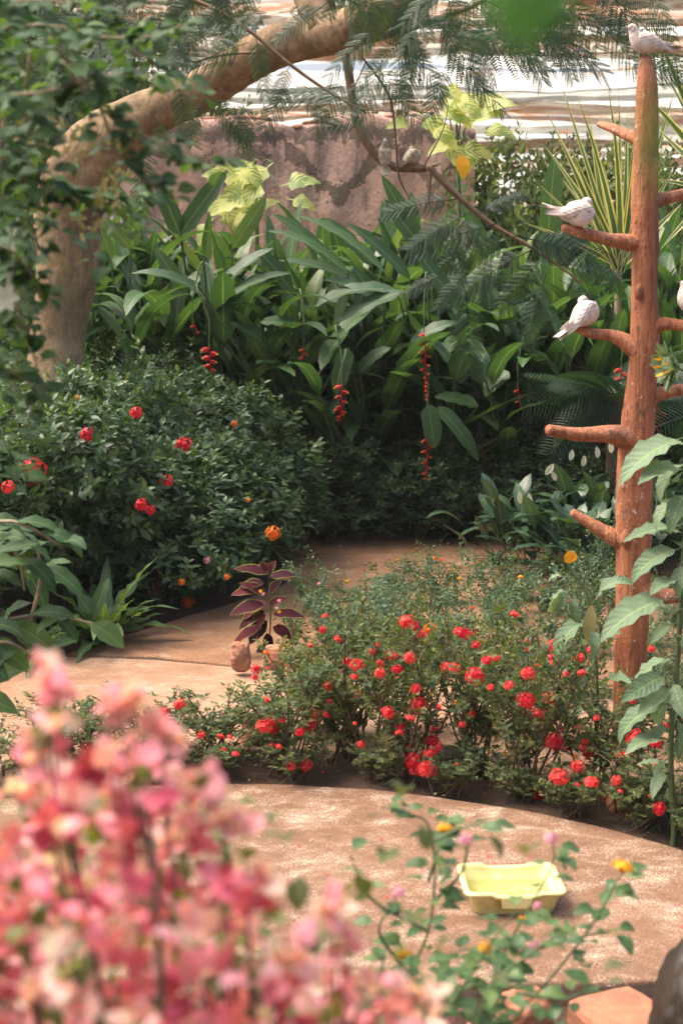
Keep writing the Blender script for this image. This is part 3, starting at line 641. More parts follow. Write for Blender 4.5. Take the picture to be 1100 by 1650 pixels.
for i, ((x, y, hs), lab) in enumerate(zip(hel, hl)):
    t = thing('heliconia_plant', lab, 'heliconia', (x, y, 0), 0, 'heliconias in front of the pink wall'); k = i % 4
    if hm[k] is None: hm[k] = (hp[k][0].build('leaves', MT['heliconia_leaf'], t).data, hp[k][1].build('stalks', MT['stem_green'], t).data)
    else:
        for nm, d in zip(('leaves', 'stalks'), hm[k]):
            o = bpy.data.objects.new(nm, d); C.objects.link(o); o.parent = t
    for ch in t.children: ch.rotation_euler = (0, 0, i*1.7); ch.scale = (1, 1, hs)
    helT.append(t)
def near(lst, p): return min(lst, key=lambda h: (h.location.x-p[0])**2+(h.location.y-p[1])**2)
# single big leaves that stand out in the photograph: base px, tip px, depth, width
def bigleaf(b, t, D, w, up, name='standing_leaf', mat='heliconia_leaf', lst=None, droop=.5, rnd=.5, prof='paddle', D2=None, n=12):
    a = P(*b, D); c = P(*t, D2 or D); L = np.linalg.norm(c-a); T = leaf(L*1.02, w, n, prof, .25, droop, 0, .1)
    d = nrm(c-a); # pre-rotate so the chord of the bent leaf hits the tip
    end = T[0][-2]; ang = math.atan2(-end[2], end[1]); ca, sa = math.cos(ang), math.sin(ang); V = T[0].copy(); V[:, 1], V[:, 2] = T[0][:, 1]*ca-T[0][:, 2]*sa, T[0][:, 1]*sa+T[0][:, 2]*ca
    mb = MB(); mb.scatter((V, T[1], T[2]), basis(d[None], up), a[None], np.array([rnd])); par = near(lst, a) if lst else None
    return mb, a, par
def standing(specs, lst, mat, stalk='stem_green'):
    for b, t, D, w, up, dr, rnd in specs:
        mb, a, par = bigleaf(b, t, D, w, up, droop=dr, lst=lst, rnd=rnd); mb.build('leaf', MT[mat], par, world=True)
        base = np.array([par.location.x+rng.uniform(-.2, .2), par.location.y, 0]); st = MB(); m = (base+a)/2+np.array([0, 0, .2]); st.add(tube([base, m, a], [.02, .014, .008], 6, 5, cap=False)); st.build('leaf_stalk', MT[stalk], par, world=True)
F_ = np.array([0, -1, .25])
standing([((290, 378), (255, 292), 13.6, .17, F_, .3, .35), ((292, 376), (366, 276), 13.6, .17, F_, .4, .4), ((375, 400), (428, 318), 13.4, .15, F_+[.4, 0, 0], .4, .9), ((880, 400), (893, 252), 14.2, .20, F_, .15, .8), ((690, 420), (615, 283), 13.3, .15, F_, .3, .6),
 ((700, 430), (620, 322), 13.2, .16, F_, .4, .55), ((560, 440), (430, 372), 13.2, .17, [0, -.4, 1], .7, .75), ((620, 440), (480, 348), 13.4, .16, [.2, -.5, 1], .6, .85), ((640, 470), (500, 500), 13.0, .2, [0, -.5, 1], 1.0, .5), ((650, 470), (525, 560), 12.9, .2, [0, -.6, 1], 1.0, .35),
 ((820, 600), (780, 640), 12.6, .19, [-.5, -.8, 1], .9, .7), ((690, 652), (700, 722), 12.4, .16, F_, .3, .75), ((705, 655), (770, 742), 12.4, .14, F_+[.5, 0, 0], .6, .7), ((770, 655), (700, 640), 12.5, .17, [0, -.6, 1], .4, .8),
 ((560, 560), (540, 635), 12.4, .15, F_, .3, .6), ((345, 500), (470, 440), 13.0, .17, [0, -.5, 1], .8, .45), ((335, 480), (210, 440), 13.0, .16, [0, -.5, 1], .9, .4), ((350, 470), (440, 400), 13.1, .17, [0, -.5, 1], .5, .3), ((620, 510), (570, 430), 13.2, .14, F_, .3, .5), ((740, 500), (665, 400), 13.0, .15, F_+[.3, 0, 0], .4, .45), ((700, 560), (800, 590), 12.9, .13, [0, -.6, 1], 1.0, .5), ((300, 470), (250, 400), 13.4, .13, F_, .5, .7), ((500, 520), (450, 470), 13.1, .13, [0, -.6, 1], .8, .6),
 ((600, 430), (520, 350), 13.5, .14, [.1, -.8, .8], .4, .7), ((590, 460), (450, 420), 13.3, .15, [0, -.6, 1], .5, .6), ((660, 450), (560, 360), 13.6, .14, [.1, -.8, .8], .4, .5), ((540, 430), (440, 345), 13.7, .15, [.2, -.8, .8], .5, .8), ((620, 500), (520, 450), 13.1, .17, [0, -.5, 1], .8, .4), ((790, 420), (745, 330), 13.8, .15, F_, .3, .7), ((180, 420), (150, 330), 13.6, .13, F_, .4, .9), ((210, 400), (165, 350), 13.5, .12, F_, .5, .95), ((470, 470), (410, 400), 13.2, .15, [.1, -.8, .8], .5, .35), ((660, 560), (740, 520), 12.8, .16, [0, -.6, 1], .9, .5), ((430, 560), (370, 520), 12.9, .15, [0, -.6, 1], .8, .55), ((420, 520), (500, 540), 12.8, .16, [0, -.6, 1], .9, .5), ((580, 600), (630, 560), 12.6, .15, [0, -.6, 1], .8, .3)], helT, 'heliconia_leaf')

# hanging heliconia flower spikes
def spike(top, bot, D, n, w, lst, lab=None, stalk_to=None, tip=False):
    w *= .78; n = int(n*1.2)
    a, c = P(*top, D), P(*bot, D); L = np.linalg.norm(a-c); par = near(lst, a); mb = MB(); br = leaf(w, w*.62, 3, 'lance', .7, .25)
    for i in range(n):
        f = (i+.5)/n; p = a+(c-a)*f; s = 1 if i % 2 else -1; aa = rng.normal(0, .35)+.4*i; sc = 1.1-.5*f
        d = np.array([s*math.cos(aa*.3), math.sin(aa)*.5-.3, -.25]); mb.scatter(br, basis(d[None], [0, -.3, 1], sc), p[None], np.array([rng.random()]))
        mb.scatter(br, basis((d+[0, 0, -.35])[None], [0, -.3, -1], sc*.9), p[None], np.array([rng.random()]))
        mb.scatter(br, basis((d*.8+[0, 0, .1])[None], [0, -1, .3], sc*.45), (p+nrm(d)*w*sc*.62)[None], np.array([.5]), 1)
    mb.add(tube([a, (a+c)/2+[.004, 0, 0], c], [.004, .005, .003], 5, 3)); o = mb.build('flower_spike', [MT['bract_red'], MT['bract_tip']], par, world=True)
    st = MB(); s0 = a+np.array([rng.uniform(-.1, .1), .25, .45]); st.add(tube([a, a+[0, .03, .22], s0, np.array([par.location.x, par.location.y, .8])], [.004, .006, .009, .013], 5, 5, cap=False)); st.build('flower_stalk', MT['stem_green'], par, world=True)
    if lab: o['label'] = lab
for top, bot, D, n, w, lab in (((683, 535), (686, 645), 12.5, 14, .075, 'long hanging red flower spike with yellow tips'), ((688, 705), (685, 775), 12.4, 7, .07, None), ((337, 558), (339, 598), 11.9, 5, .10, None), ((550, 618), (549, 675), 12.2, 6, .085, None), ((490, 560), (487, 580), 12.6, 3, .06, None), ((1000, 592), (998, 672), 12.4, 10, .08, None), ((1062, 655), (1058, 712), 12.4, 7, .08, None), ((834, 625), (836, 660), 12.8, 4, .06, None), ((777, 712), (775, 775), 13.0, 6, .05, None), ((311, 520), (319, 540), 12.4, 2, .05, None), ((545, 655), (549, 680), 12.2, 3, .06, None)):
    spike(top, bot, D, n, w, helT, lab)
print('heliconia ok')

# ------------------------------------------------------------------ far trees and greenery beyond
farL = [leaf(.17, .075, 2, 'ovate', .2, a) for a in (.3, .8)]; farS = [sprig(.3, 4, farL, 1.1) for _ in range(3)]
fspots = [(1.75, 17.8, 3.9, 'mid green tree just past the right end of the pink wall'), (2.75, 18.0, 4.0, 'yellow-green tree in the hazy gap between wall and perch pole'), (3.9, 18.2, 3.3, 'low spreading tree behind the orange perch pole'), (5.6, 22.5, 4.2, 'tree at the far right beyond the perch pole'), (.2, 23, 4.9, 'distant tree behind the middle of the pink wall'), (-2.2, 22, 5.0, 'distant dark tree above the left of the pink wall'), (-4.6, 20, 6.6, 'tall leafy tree filling the left background'), (-6.8, 17.5, 7.4, 'tall leafy tree at the far left behind everything'), (-3.3, 18.6, 5.6, 'leafy tree behind the curved limb at upper left'), (7.6, 20, 4.4, 'leafy tree past the right edge of the roof')]
fm = []
for i in range(3):
    mb = MB(); Ps, Ds, cs = lumpy(1500, 1.25, 1.1, 1.0, .25, 18, .42); add_sprigs(mb, Ps, Ds, farS, .5, .8); st = MB(); stems_to(st, (0, 0, -.1), list(cs), .06, .02, sides=6, bend=.1); st.add(tube([(0, 0, -.1), (.04, 0, .5), (0, .02, 1.2)], [.09, .075, .04], 8)); fm.append([mb, st, None])
for i, (x, y, h, lab) in enumerate(fspots):
    t = thing('garden_tree', lab, 'tree', (x, y, 0), 0, 'trees beyond the pink wall'); k = i % 3
    if fm[k][2] is None: fm[k][2] = (fm[k][0].build('crown', MT['far_leaf'], t).data, fm[k][1].build('trunk', MT['stem_brown'], t).data)
    else:
        for nm, d in zip(('crown', 'trunk'), fm[k][2]):
            o = bpy.data.objects.new(nm, d); C.objects.link(o); o.parent = t
    s = h/2.35
    for ch in t.children: ch.rotation_euler = (0, 0, i*2.1); ch.scale = (1.0+.25*(s-1), 1.0+.25*(s-1), s)

# ------------------------------------------------------------------ big smooth-barked tree with curved limb
TB = G(75, 905)[:2]
tree = thing('smooth_barked_tree', 'large smooth grey-brown tree whose thick limb arches over to the right', 'tree', (-2.45, 11.4, 0))
mb = MB(); D = 11.4
tp = [np.array([-2.55, 11.45, -.1]), P(78, 700, D), P(92, 560, D), P(108, 440, D), P(112, 340, D), P(150, 252, 11.3), P(220, 195, 11.2), P(320, 148, 11.0), P(410, 92, 10.8), P(490, 60, 10.6), P(570, 42, 10.4), P(660, -20, 10.3), P(760, -110, 10.2)]
mb.add(tube(tp, [.36, .26, .225, .24, .255, .27, .195, .158, .15, .15, .145, .12, .09], 26, 9, noise=.085)); mb.build('trunk', MT['bark'], tree, world=True)
mb = MB(); mb.add(tube([P(520, 52, 10.5), P(500, 5, 10.6), P(470, -60, 10.8), P(430, -160, 11)], [.13, .11, .09, .06], 12, 6, noise=.05)); mb.build('limb', MT['bark'], tree, world=True)
mb = MB(); mb.add(ball(P(370, 100, 10.75), (.06, .05, .045), 12, 8, .1)); mb.build('knot', MT['bark'], tree, world=True)
def liana(name, pts, r, mat='liana', parent=None, D=10.8, lab=None):
    pts3 = [P(*p, D) if len(p) == 2 else P(*p) for p in pts]; mb = MB(); mb.add(tube(pts3, r, 7, 6, noise=.04))
    return mb.build(name, MT[mat], parent, world=parent is not None)
liana('branch', [(528, -8), (540, 40), (558, 95), (565, 140), (574, 195), (598, 240), (628, 266), (662, 271), (694, 270)], [.042, .04, .036, .034, .032, .034, .034, .032, .026], parent=tree)
liana('branch', [(690, 268), (712, 292), (742, 320), (790, 360), (850, 395), (895, 425), (935, 455)], [.028, .026, .024, .018, .014, .01, .008], 'liana', tree, 10.7)
liana('branch', [(688, 270), (700, 266), (711, 263)], [.02, .012, .004], 'liana', tree, 10.7)
liana('branch', [(694, 275), (692, 300), (690, 330)], [.014, .01, .006], 'liana', tree, 10.75)
liana('twig', [(583, 92), (612, 130), (630, 165), (637, 220), (640, 265), (645, 292), (660, 320)], [.008, .009, .009, .008, .008, .007, .003], 'stem_brown', tree, 10.6)
liana('twig', [(683, 268), (695, 245), (706, 225), (716, 200), (722, 170)], [.006, .006, .005, .004, .003], 'stem_brown', tree, 10.6)
liana('twig', [(590, 98), (580, 120), (572, 138)], .005, 'stem_brown', tree, 10.6)
liana('branch', [(570, 70, 10.4), (640, 52, 10.3), (700, 32, 10.2), (760, 10, 10.1), (810, -20, 10)], [.03, .026, .022, .018, .014], 'liana', tree)
liana('branch', [(290, -8, 9.6), (340, 12, 9.6), (400, 48, 9.6), (450, 90, 9.6), (500, 128, 9.6), (550, 160, 9.6), (590, 182, 9.6)], [.014, .014, .013, .012, .011, .009, .006], 'liana', tree)
liana('branch', [(310, 100, 10.5), (360, 88, 10.5), (415, 84, 10.5)], [.012, .012, .01], 'liana', tree)

# feathery bipinnate fronds of the tree
def pinna(L=.2, n=13, ll=.038, lw=.014, T=None):
    mb = MB(); lf = leaf(ll, lw, 2, 'obl', .1, .25)
    for i in range(n):
        f = (i+.7)/n; p = np.array([0, L*f, -.25*L*f*f*.6])
        for s in (-1, 1):
            d = np.array([s*.93, .38, -.12+rng.normal(0, .06)]); mb.scatter(lf, basis(d[None], [0, 0, 1], (1-.25*abs(f-.4)*2)*(1-.5*max(0, f-.75)*3)), p[None], np.array([.5+rng.normal(0, .06)]))
    mb.add(tube([(0, 0, 0), (0, L*.5, -.04*L), (0, L, -.15*L)], [.0016, .0012, .0006], 4, 2, cap=False), 0, .2)
    return mb.template()
pin = [pinna(.2, 14) for _ in range(3)]; pinf = [pinna(.12, 15, .021, .0085) for _ in range(3)]
def frond(L=.55, pairs=6, pins=pin, spread=.95):
    mb = MB()
    for i in range(pairs):
        f = .22+.78*i/(pairs-1); p = np.array([0, L*f, -.18*L*f*f])
        for s in (-1, 1):
            a = spread*(1-.35*f); d = np.array([s*math.sin(a), math.cos(a), -.18+rng.normal(0, .08)])
            mb.scatter(pins[rng.integers(3)], basis(d[None], [0, 0, 1], (1-.45*abs(f-.5)*1.4)*rng.uniform(.9, 1.1), .08), p[None], np.array([.5+rng.normal(0, .05)]))
    mb.add(tube([(0, 0, 0), (0, L*.5, -.045*L), (0, L, -.18*L)], [.0035, .0025, .001], 5, 3, cap=False), 0, .3)
    return mb.template()
fr = [frond(.5, 6) for _ in range(3)]; frf = [frond(.42, 11, pinf, 1.15) for _ in range(3)]
cr = MB()
def putfrond(b, t, D, D2=None, kind=0, up=None, rnd=None):
    a = P(*b, D); c = P(*t, D2 or D); L = np.linalg.norm(c-a); T = (fr if kind == 0 else frf)[rng.integers(3)]
    sc = L/(.58 if kind == 0 else .48); up = (rng.normal(0, .5), -1, rng.uniform(.1, .9)) if up is None else up; cr.scatter(T, basis((c-a)[None], up, sc, .1), a[None], np.array([rnd if rnd is not None else rng.uniform(.2, .8)]))
hand = [((560, 160), (470, 130)), ((540, 150), (440, 150)), ((600, 180), (520, 200)), ((330, 150), (415, 230)), ((330, 160), (300, 215)), ((250, 190), (280, 260)), ((360, 190), (420, 250)), ((700, 30), (800, 150)), ((760, 10), (880, 60)), ((730, 40), (900, 95)), ((600, 100), (680, 190)), ((640, 60), (730, 150)), ((560, 150), (600, 180)), ((800, 60), (905, 100)), ((720, 90), (830, 170)),
 ((780, 0), (1010, 90)), ((900, -30), (960, 90)), ((960, -40), (1060, 80)), ((980, -10), (1110, 100)), ((1010, 60), (1130, 130)), ((690, 20), (620, 110)), ((650, 60), (590, 130)), ((470, 100), (430, 170)), ((610, 30), (690, 100)), ((560, 0), (660, 40)), ((450, 20), (540, 10)), ((520, 10), (430, 60)), ((420, 10), (350, 60)), ((360, 0), (300, 70)), ((600, 110), (540, 170)), ((720, 100), (690, 190)), ((480, 160), (560, 200)), ((1000, 100), (1110, 115))]
for b, t in hand+[((720, -20), (760, 90)), ((840, -10), (930, 60)), ((800, 20), (860, 110)), ((900, 0), (1000, 40)), ((560, 120), (500, 210)), ((470, 130), (420, 210)), ((1040, -20), (1100, 60)), ((680, 80), (640, 170)), ((760, 60), (770, 150)), ((620, 90), (560, 200)), ((950, 20), (1040, 110)), ((400, 160), (380, 240)), ((860, 60), (950, 110))]: putfrond(b, t, rng.uniform(8.6, 10.2), None, 0 if rng.random() < .75 else 1)
for b, t in (((740, 320), (610, 330)), ((760, 340), (640, 400)), ((800, 360), (650, 395)), ((830, 380), (700, 430)), ((860, 400), (720, 470)), ((880, 410), (790, 500)), ((900, 430), (1010, 440)), ((830, 380), (980, 410)), ((850, 400), (960, 360)), ((770, 345), (850, 300)), ((750, 470), (760, 620)), ((880, 440), (840, 560)), ((760, 430), (690, 500)), ((900, 450), (980, 500)), ((800, 480), (900, 520)), ((720, 440), (640, 470))): putfrond(b, t, rng.uniform(9.9, 10.8), None, 1, rnd=rng.uniform(0, .5))
for i in range(330):   # canopy overhead
    px = rng.uniform(-150, 960); lim = 170 if px < 300 else (85 if px < 700 else 60); py = rng.uniform(-330, lim)
    if 250 < px < 660 and py > -45 and rng.random() < .72: continue
    a = rng.uniform(0, 6.28); putfrond((px, py), (px+110*math.cos(a), py+80*math.sin(a)+35), rng.uniform(8.2, 12.5), None, int(rng.random() < .5))
for i in range(130):
    px = rng.uniform(-100, 400); py = rng.uniform(-100, 120 if px > 250 else 250); a = rng.uniform(0, 6.28); putfrond((px, py), (px+100*math.cos(a), py+80*math.sin(a)+30), rng.uniform(11.8, 14), None, int(rng.random() < .5))
cr.build('crown', MT['feather_leaf'], tree, world=True)
print('tree ok', cr.n)

# ------------------------------------------------------------------ variegated climbers on the wall
def leafcloud(pts, T, up, rnds, mb, dirs, sc): mb.scatter(T, basis(dirs, up, sc, .3), pts, rnds)
potL = leaf(.36, .26, 8, 'heart', .18, .7, .1, .1, lobes=.16)
def pothos(name, spots, D, lab, yel=0):
    t = thing(name, lab, 'climber', P(spots[0][0], 470, D)*[1, 1, 0]); mb = MB()
    for px, py, s in spots:
        d = np.array([rng.choice([-1, 1])*rng.uniform(.3, 1), -.25, rng.normal(-.25, .4)]); mb.scatter(potL, basis(d[None], [rng.normal(0, .25), -1, rng.uniform(.4, 1.2)], s*rng.uniform(1.0, 1.3)), P(px, py, D-rng.uniform(0, .4))[None], np.array([rng.random()]))
    mb.build('leaves', MT['pothos_leaf'], t, world=True); st = MB(); c = P(spots[0][0], spots[0][1], D+.05)
    st.add(tube([P(spots[0][0], 470, D)*[1, 1, 0]+[0, .05, 0], P(spots[0][0]+4, 380, D+.05), c], [.03, .025, .015], 7, 6))
    for px, py, s in spots[::2]: st.add(tube([c-[0, 0, .4], (c+P(px, py, D))/2, P(px, py, D-.15)], [.012, .009, .006], 5, 3, cap=False))
    st.build('stems', MT['stem_green'], t, world=True); return t
pothos('variegated_climber', [(410, 260, 1), (380, 262, .9), (440, 262, .9), (395, 285, 1), (430, 285, 1), (370, 300, .9), (450, 300, .9), (405, 310, 1.1), (355, 330, .9), (440, 325, 1), (380, 340, .9), (345, 350, .8), (415, 255, .8), (462, 320, .8), (360, 275, .7), (400, 345, .8)], 16.6, 'cream and green variegated climber on the left half of the pink wall')
pt = pothos('variegated_climber', [(735, 200, 1), (700, 170, .9), (670, 180, 1), (720, 150, .9), (750, 175, 1), (690, 200, .8), (715, 225, .9), (770, 210, .9), (730, 240, .8), (755, 150, .9), (775, 180, .8), (665, 195, .7), (705, 135, .8), (790, 160, .7), (745, 225, .9), (700, 160, 1), (765, 240, .8)], 16.4, 'big-leaved variegated climber at the right end of the pink wall with one yellow leaf')
mb, a, par = bigleaf((742, 250), (748, 288), 15.9, .15, F_, droop=.5, prof='ovate', n=8); mb.build('yellow_leaf', MT['amber_petal'], pt, world=True)

# ------------------------------------------------------------------ striped dracaena rosettes
def dracaena(base, tips, D, lab, w=.07, H=None):
    b = P(*base, D); t = thing('striped_dracaena', lab, 'dracaena', (b[0], b[1], 0)); mb = MB()
    for k, (tx, ty) in enumerate(tips):
        c = P(tx, ty, D+rng.uniform(-.35, .35)); b2 = b+rng.normal(0, .03, 3); L = np.linalg.norm(c-b2); T = leaf(L*1.03, w*rng.uniform(.85, 1.25), 10, 'blade', .35, rng.uniform(.15, .5)); end = T[0][-2]; ang = math.atan2(-end[2], end[1]); ca, sa = math.cos(ang), math.sin(ang); V = T[0].copy(); V[:, 1], V[:, 2] = T[0][:, 1]*ca-T[0][:, 2]*sa, T[0][:, 1]*sa+T[0][:, 2]*ca
        up = np.array([rng.normal(0, .5), -1, .4]); mb.scatter((V, T[1], T[2]), basis((c-b2)[None], up), b2[None], np.array([rng.random()]))
    mb.build('blades', MT['dracaena_leaf'], t, world=True); st = MB(); st.add(tube([(b[0], b[1], -.05), (b[0]+.03, b[1], b[2]*.5), b+[0, 0, .05]], [.05, .04, .035], 8, 5)); st.build('stem', MT['stem_tan'], t, world=True)
dracaena((995, 432), [(880, 180), (905, 140), (917, 235), (895, 210), (980, 150), (995, 148), (870, 300), (930, 160), (940, 300), (1010, 180), (1060, 190), (1080, 280), (930, 350), (845, 360), (1030, 120), (1095, 330), (905, 290), (1085, 150), (960, 230), (880, 240), (950, 190), (970, 260), (1020, 230)], 13.3, 'yellow-striped dracaena with long blades left of the orange perch pole')
dracaena((1150, 300), [(1060, 210), (1045, 160), (1070, 120), (1085, 90), (1100, 60), (1060, 290), (1080, 330), (1065, 400), (1130, 60), (1180, 60), (1220, 120), (1250, 200), (1100, 450), (1040, 20), (1095, 420)], 10.2, 'yellow-striped dracaena at the right edge beside the topmost dove')
print('dracaena ok')

# ------------------------------------------------------------------ cycad style fronds, strap rosettes, white-spathed lilies
def pinnate(L=1.0, n=26, ll=.3, lw=.027, droop=.9):
    mb = MB(); lf = leaf(ll, lw, 4, 'blade', .3, .5); t = np.linspace(.12, 1, n); a = droop*t; ds = L/n*.88
    y = np.cumsum(np.cos(a))*ds; z = -np.cumsum(np.sin(a))*ds
    for i in range(n):
        for s in (-1, 1):
            d = np.array([s*.95, .35*math.cos(a[i]), -.3*math.sin(a[i])-.12]); mb.scatter(lf, basis(d[None], [0, 0, 1], 1-.6*abs(t[i]-.45)**1.5*2), np.array([[0, y[i], z[i]]]), np.array([.5+rng.normal(0, .08)]))
    mb.add(tube(np.column_stack([np.zeros(n), y, z])[::4], np.linspace(.009, .003, len(y[::4])), 5, 2), 0, .6)
    return mb.template()
cyc = [pinnate(1.0, 26, .32, .030, d) for d in (.5, .9, 1.3)]
def cycad(x, y, h, n, lab, sc=1.0, fan=None):
    t = thing('cycad', lab, 'cycad', (x, y, 0)); mb = MB()
    for i in range(n):
        a = i*2.4+rng.uniform(-.2, .2); el = rng.uniform(.35, 1.1); d = np.array([math.cos(a)*math.cos(el), math.sin(a)*math.cos(el), math.sin(el)])
        mb.scatter(cyc[rng.integers(3)], basis(d[None], [0, 0, 1], sc*rng.uniform(.8, 1.05)), np.array([[0, 0, h]]), np.array([rng.random()]))
    if fan:
        for v, s in fan: mb.scatter(cyc[1], basis(np.array([v]), [0, -.8, .6], s), np.array([[0, 0, h]]), np.array([.5]))
    mb.build('fronds', MT['palm_leaf'], t); st = MB(); st.add(tube([(0, 0, -.1), (0, 0, h*.5), (0, 0, h+.03)], [.09, .08, .06], 10, 4, noise=.1)); st.build('trunk', MT['stem_brown'], t)
cycad(2.35, 12.2, 1.35, 9, 'cycad with combed drooping fronds behind the perch pole', 1.0, [((-.7, -.5, -.3), .9), ((-.6, -.5, .2), 1.0), ((-.3, -.6, .3), .9)])
cycad(3.15, 11.6, 1.3, 9, 'cycad at the right edge behind the sunflower', 1.0, [((-.5, -.5, .1), 1.)])
strap = [leaf(.42, .045, 7, 'blade', .4, d) for d in (.8, 1.4, 1.9)]
def rosette(x, y, lab, n=26, sc=1.0, mat='palm_leaf', Ts=strap, name='strap_leaved_plant', cat='plant'):
    t = thing(name, lab, cat, (x, y, -.02)); mb = MB()
    for i in range(n):
        a = i*2.4; el = rng.uniform(.3, 1.25); d = np.array([math.cos(a)*math.cos(el), math.sin(a)*math.cos(el), math.sin(el)]); mb.scatter(Ts[rng.integers(len(Ts))], basis(d[None], [0, 0, 1], sc*rng.uniform(.75, 1.1)), np.array([[0, 0, .01]]), np.array([rng.random()]))
    mb.build('leaves', MT[mat], t); return t
rosette(*G(635, 845)[:2], 'low fan of arching strap leaves at the left of the path end', 26, 1.0)
rosette(*G(735, 868)[:2], 'low fan of arching strap leaves with a pale centre right of the path end', 30, 1.15)
rosette(*G(690, 835)[:2], 'small arching strap-leaved clump in the shade between its two larger neighbours', 22, .9)
rosette(*G(800, 905)[:2], 'strap-leaved clump at the left foot of the white-spathed lilies', 22, .8)
fernL = [leaf(.48, .11, 12, 'blade', .15, d, 0, .5) for d in (.5, .9, 1.3)]
rosette(*G(165, 1035)[:2], 'birds-nest fern with wavy light green leaves at the path edge below the hedge', 24, 1.35, 'fern_leaf', fernL, 'birds_nest_fern', 'fern')
rosette(*G(60, 1062)[:2], 'birds-nest fern in the lower left corner of the hedge', 18, 1.0, 'fern_leaf', fernL, 'birds_nest_fern', 'fern')
lilL = [leaf(.30, .115, 6, 'lance', .2, d, .22, .15) for d in (.5, 1.0, 1.5)]
def lily(x, y, n, spathes, lab, sc=1.0):
    t = thing('spathe_lily', lab, 'peace lily', (x, y, -.02), 0, 'white-spathed lilies beside the perch pole'); mb = MB()
    for i in range(int(n*1.5)):
        a = rng.uniform(0, 6.28); el = rng.uniform(.45, 1.3); d = np.array([math.cos(a)*math.cos(el), math.sin(a)*math.cos(el), math.sin(el)]); p = np.array([*rng.normal(0, .14, 2), rng.uniform(0, .32)])
        mb.scatter(lilL[rng.integers(3)], basis(d[None], [0, 0, 1], sc*rng.uniform(.8, 1.2)), p[None], np.array([rng.random()]))
    mb.build('leaves', MT['lily_leaf'], t); sp = leaf(.10, .045, 5, 'lance', .8, .3)
    for px, py in spathes:
        d0 = ray(px, py); c = P(px, py, y-.2); m2 = MB(); d = np.array([rng.normal(0, .35), -.2, 1]); m2.scatter(sp, basis(d[None], [0, -1, .2], rng.uniform(.9, 1.2)), c[None], np.array([rng.random()]))
        m2.add(tube([(x, y, .1), ((x+c[0])/2, y-.1, c[2]*.6), c], [.004, .004, .003], 5, 4, cap=False), 1); m2.build('spathe', [MT['white_petal'], MT['stem_green']], t, world=True)
lily(1.45, 11.5, 46, [(800, 818), (838, 812)], 'dark glossy lily clump with white spathes nearest the path end')
lily(1.95, 11.7, 50, [(852, 815), (878, 765), (895, 775)], 'dark glossy lily clump in the middle of its row, left of the perch pole', 1.15)
lily(2.5, 11.9, 50, [(918, 742), (938, 752), (962, 738)], 'tallest glossy lily clump, touching the left of the perch pole', 1.3)
lily(1.85, 10.9, 44, [], 'low glossy lily clump under the lowest left perch arm')
lily(2.5, 11.0, 46, [(984, 730)], 'glossy lily clump behind the base of the perch pole', 1.1)
lily(3.1, 11.2, 46, [], 'glossy lily clump right of the perch pole behind the sunflower', 1.2)
print('lilies ok')

# ------------------------------------------------------------------ low lantana mat behind the ixora bed
lm = []
for i in range(3):
    mb = MB(); N = 110; tw_ = rng.uniform(-.3, .3, (14, 2)); kk_ = rng.integers(14, size=N); ff_ = rng.random(N)**.7; xy_ = tw_[kk_]*(.25+.75*ff_[:, None])+rng.normal(0, .022, (N, 2)); a = np.arctan2(xy_[:, 1], xy_[:, 0]); r = np.hypot(xy_[:, 0], xy_[:, 1]); z = .04+ff_*(.26+.22*np.sin(kk_*2.3)**2); Ps = np.column_stack([np.cos(a)*r, np.sin(a)*r, z]); Ds = nrm(np.column_stack([np.cos(a)*.4, np.sin(a)*.4, np.ones(N)])+rng.normal(0, .4, (N, 3)))
    add_sprigs(mb, Ps, Ds, laS, .55, .95); st = MB(); stems_to(st, (0, 0, -.03), Ps[:45], .004, .002, sides=4)
    lm.append([mb, st, None])
lsp = [(.02, 8.8), (.35, 8.55), (.7, 8.6), (.3, 9.15), (.0, 9.5), (.65, 9.4), (.35, 9.9), (1.15, 8.2), (1.5, 8.6), (1.85, 8.2), (1.05, 8.95), (2.2, 8.7), (1.35, 7.7), (1.85, 7.6), (.1, 8.3), (.75, 10.1), (.45, 10.6), (1.6, 9.3), (2.3, 9.5), (.85, 7.9), (2.4, 7.7), (-.1, 9.0), (.5, 8.2), (1.5, 9.9), (1.05, 9.6), (1.95, 8.9), (2.0, 10.0), (1.3, 10.3), (2.6, 9.0), (-.12, 9.8), (.12, 10.3)]
lwh = ['directly behind the dark purple coleus', 'behind the tallest red ixoras at the centre', 'in the middle of the loose lantana patch', 'left of centre in the lantana patch, with a pink head', 'at the left edge of the lantana patch beside the path', 'at the centre of the patch with an orange head', 'along the far path edge with pale pink heads', 'behind the right half of the red ixoras', 'between the patch and the perch pole', 'at the foot of the perch pole on its left',
 'just right of the bare gap in the patch', 'behind the base of the perch pole', 'close behind the densest red flowers', 'close behind the withered sunflower', 'squeezed between coleus and red ixoras', 'far out by the path end with a yellow head', 'farthest of the patch at the path end', 'in front of the strap-leaved clump', 'in front of the glossy lilies', 'low down among the red ixora tops', 'right of the perch pole behind the sunflower', 'spilling over the path behind the coleus', 'just behind the left red ixoras', 'between the bare gap and the glossy lilies', 'right beside the bare gap of the far path', 'behind the yellow head of the withered sunflower', 'under the lowest left perch arm', 'farthest right before the strap-leaved clumps', 'behind the perch pole low at the right', 'at the hedge side of the patch where the path narrows', 'on the hedge side near the path end']
lan = []
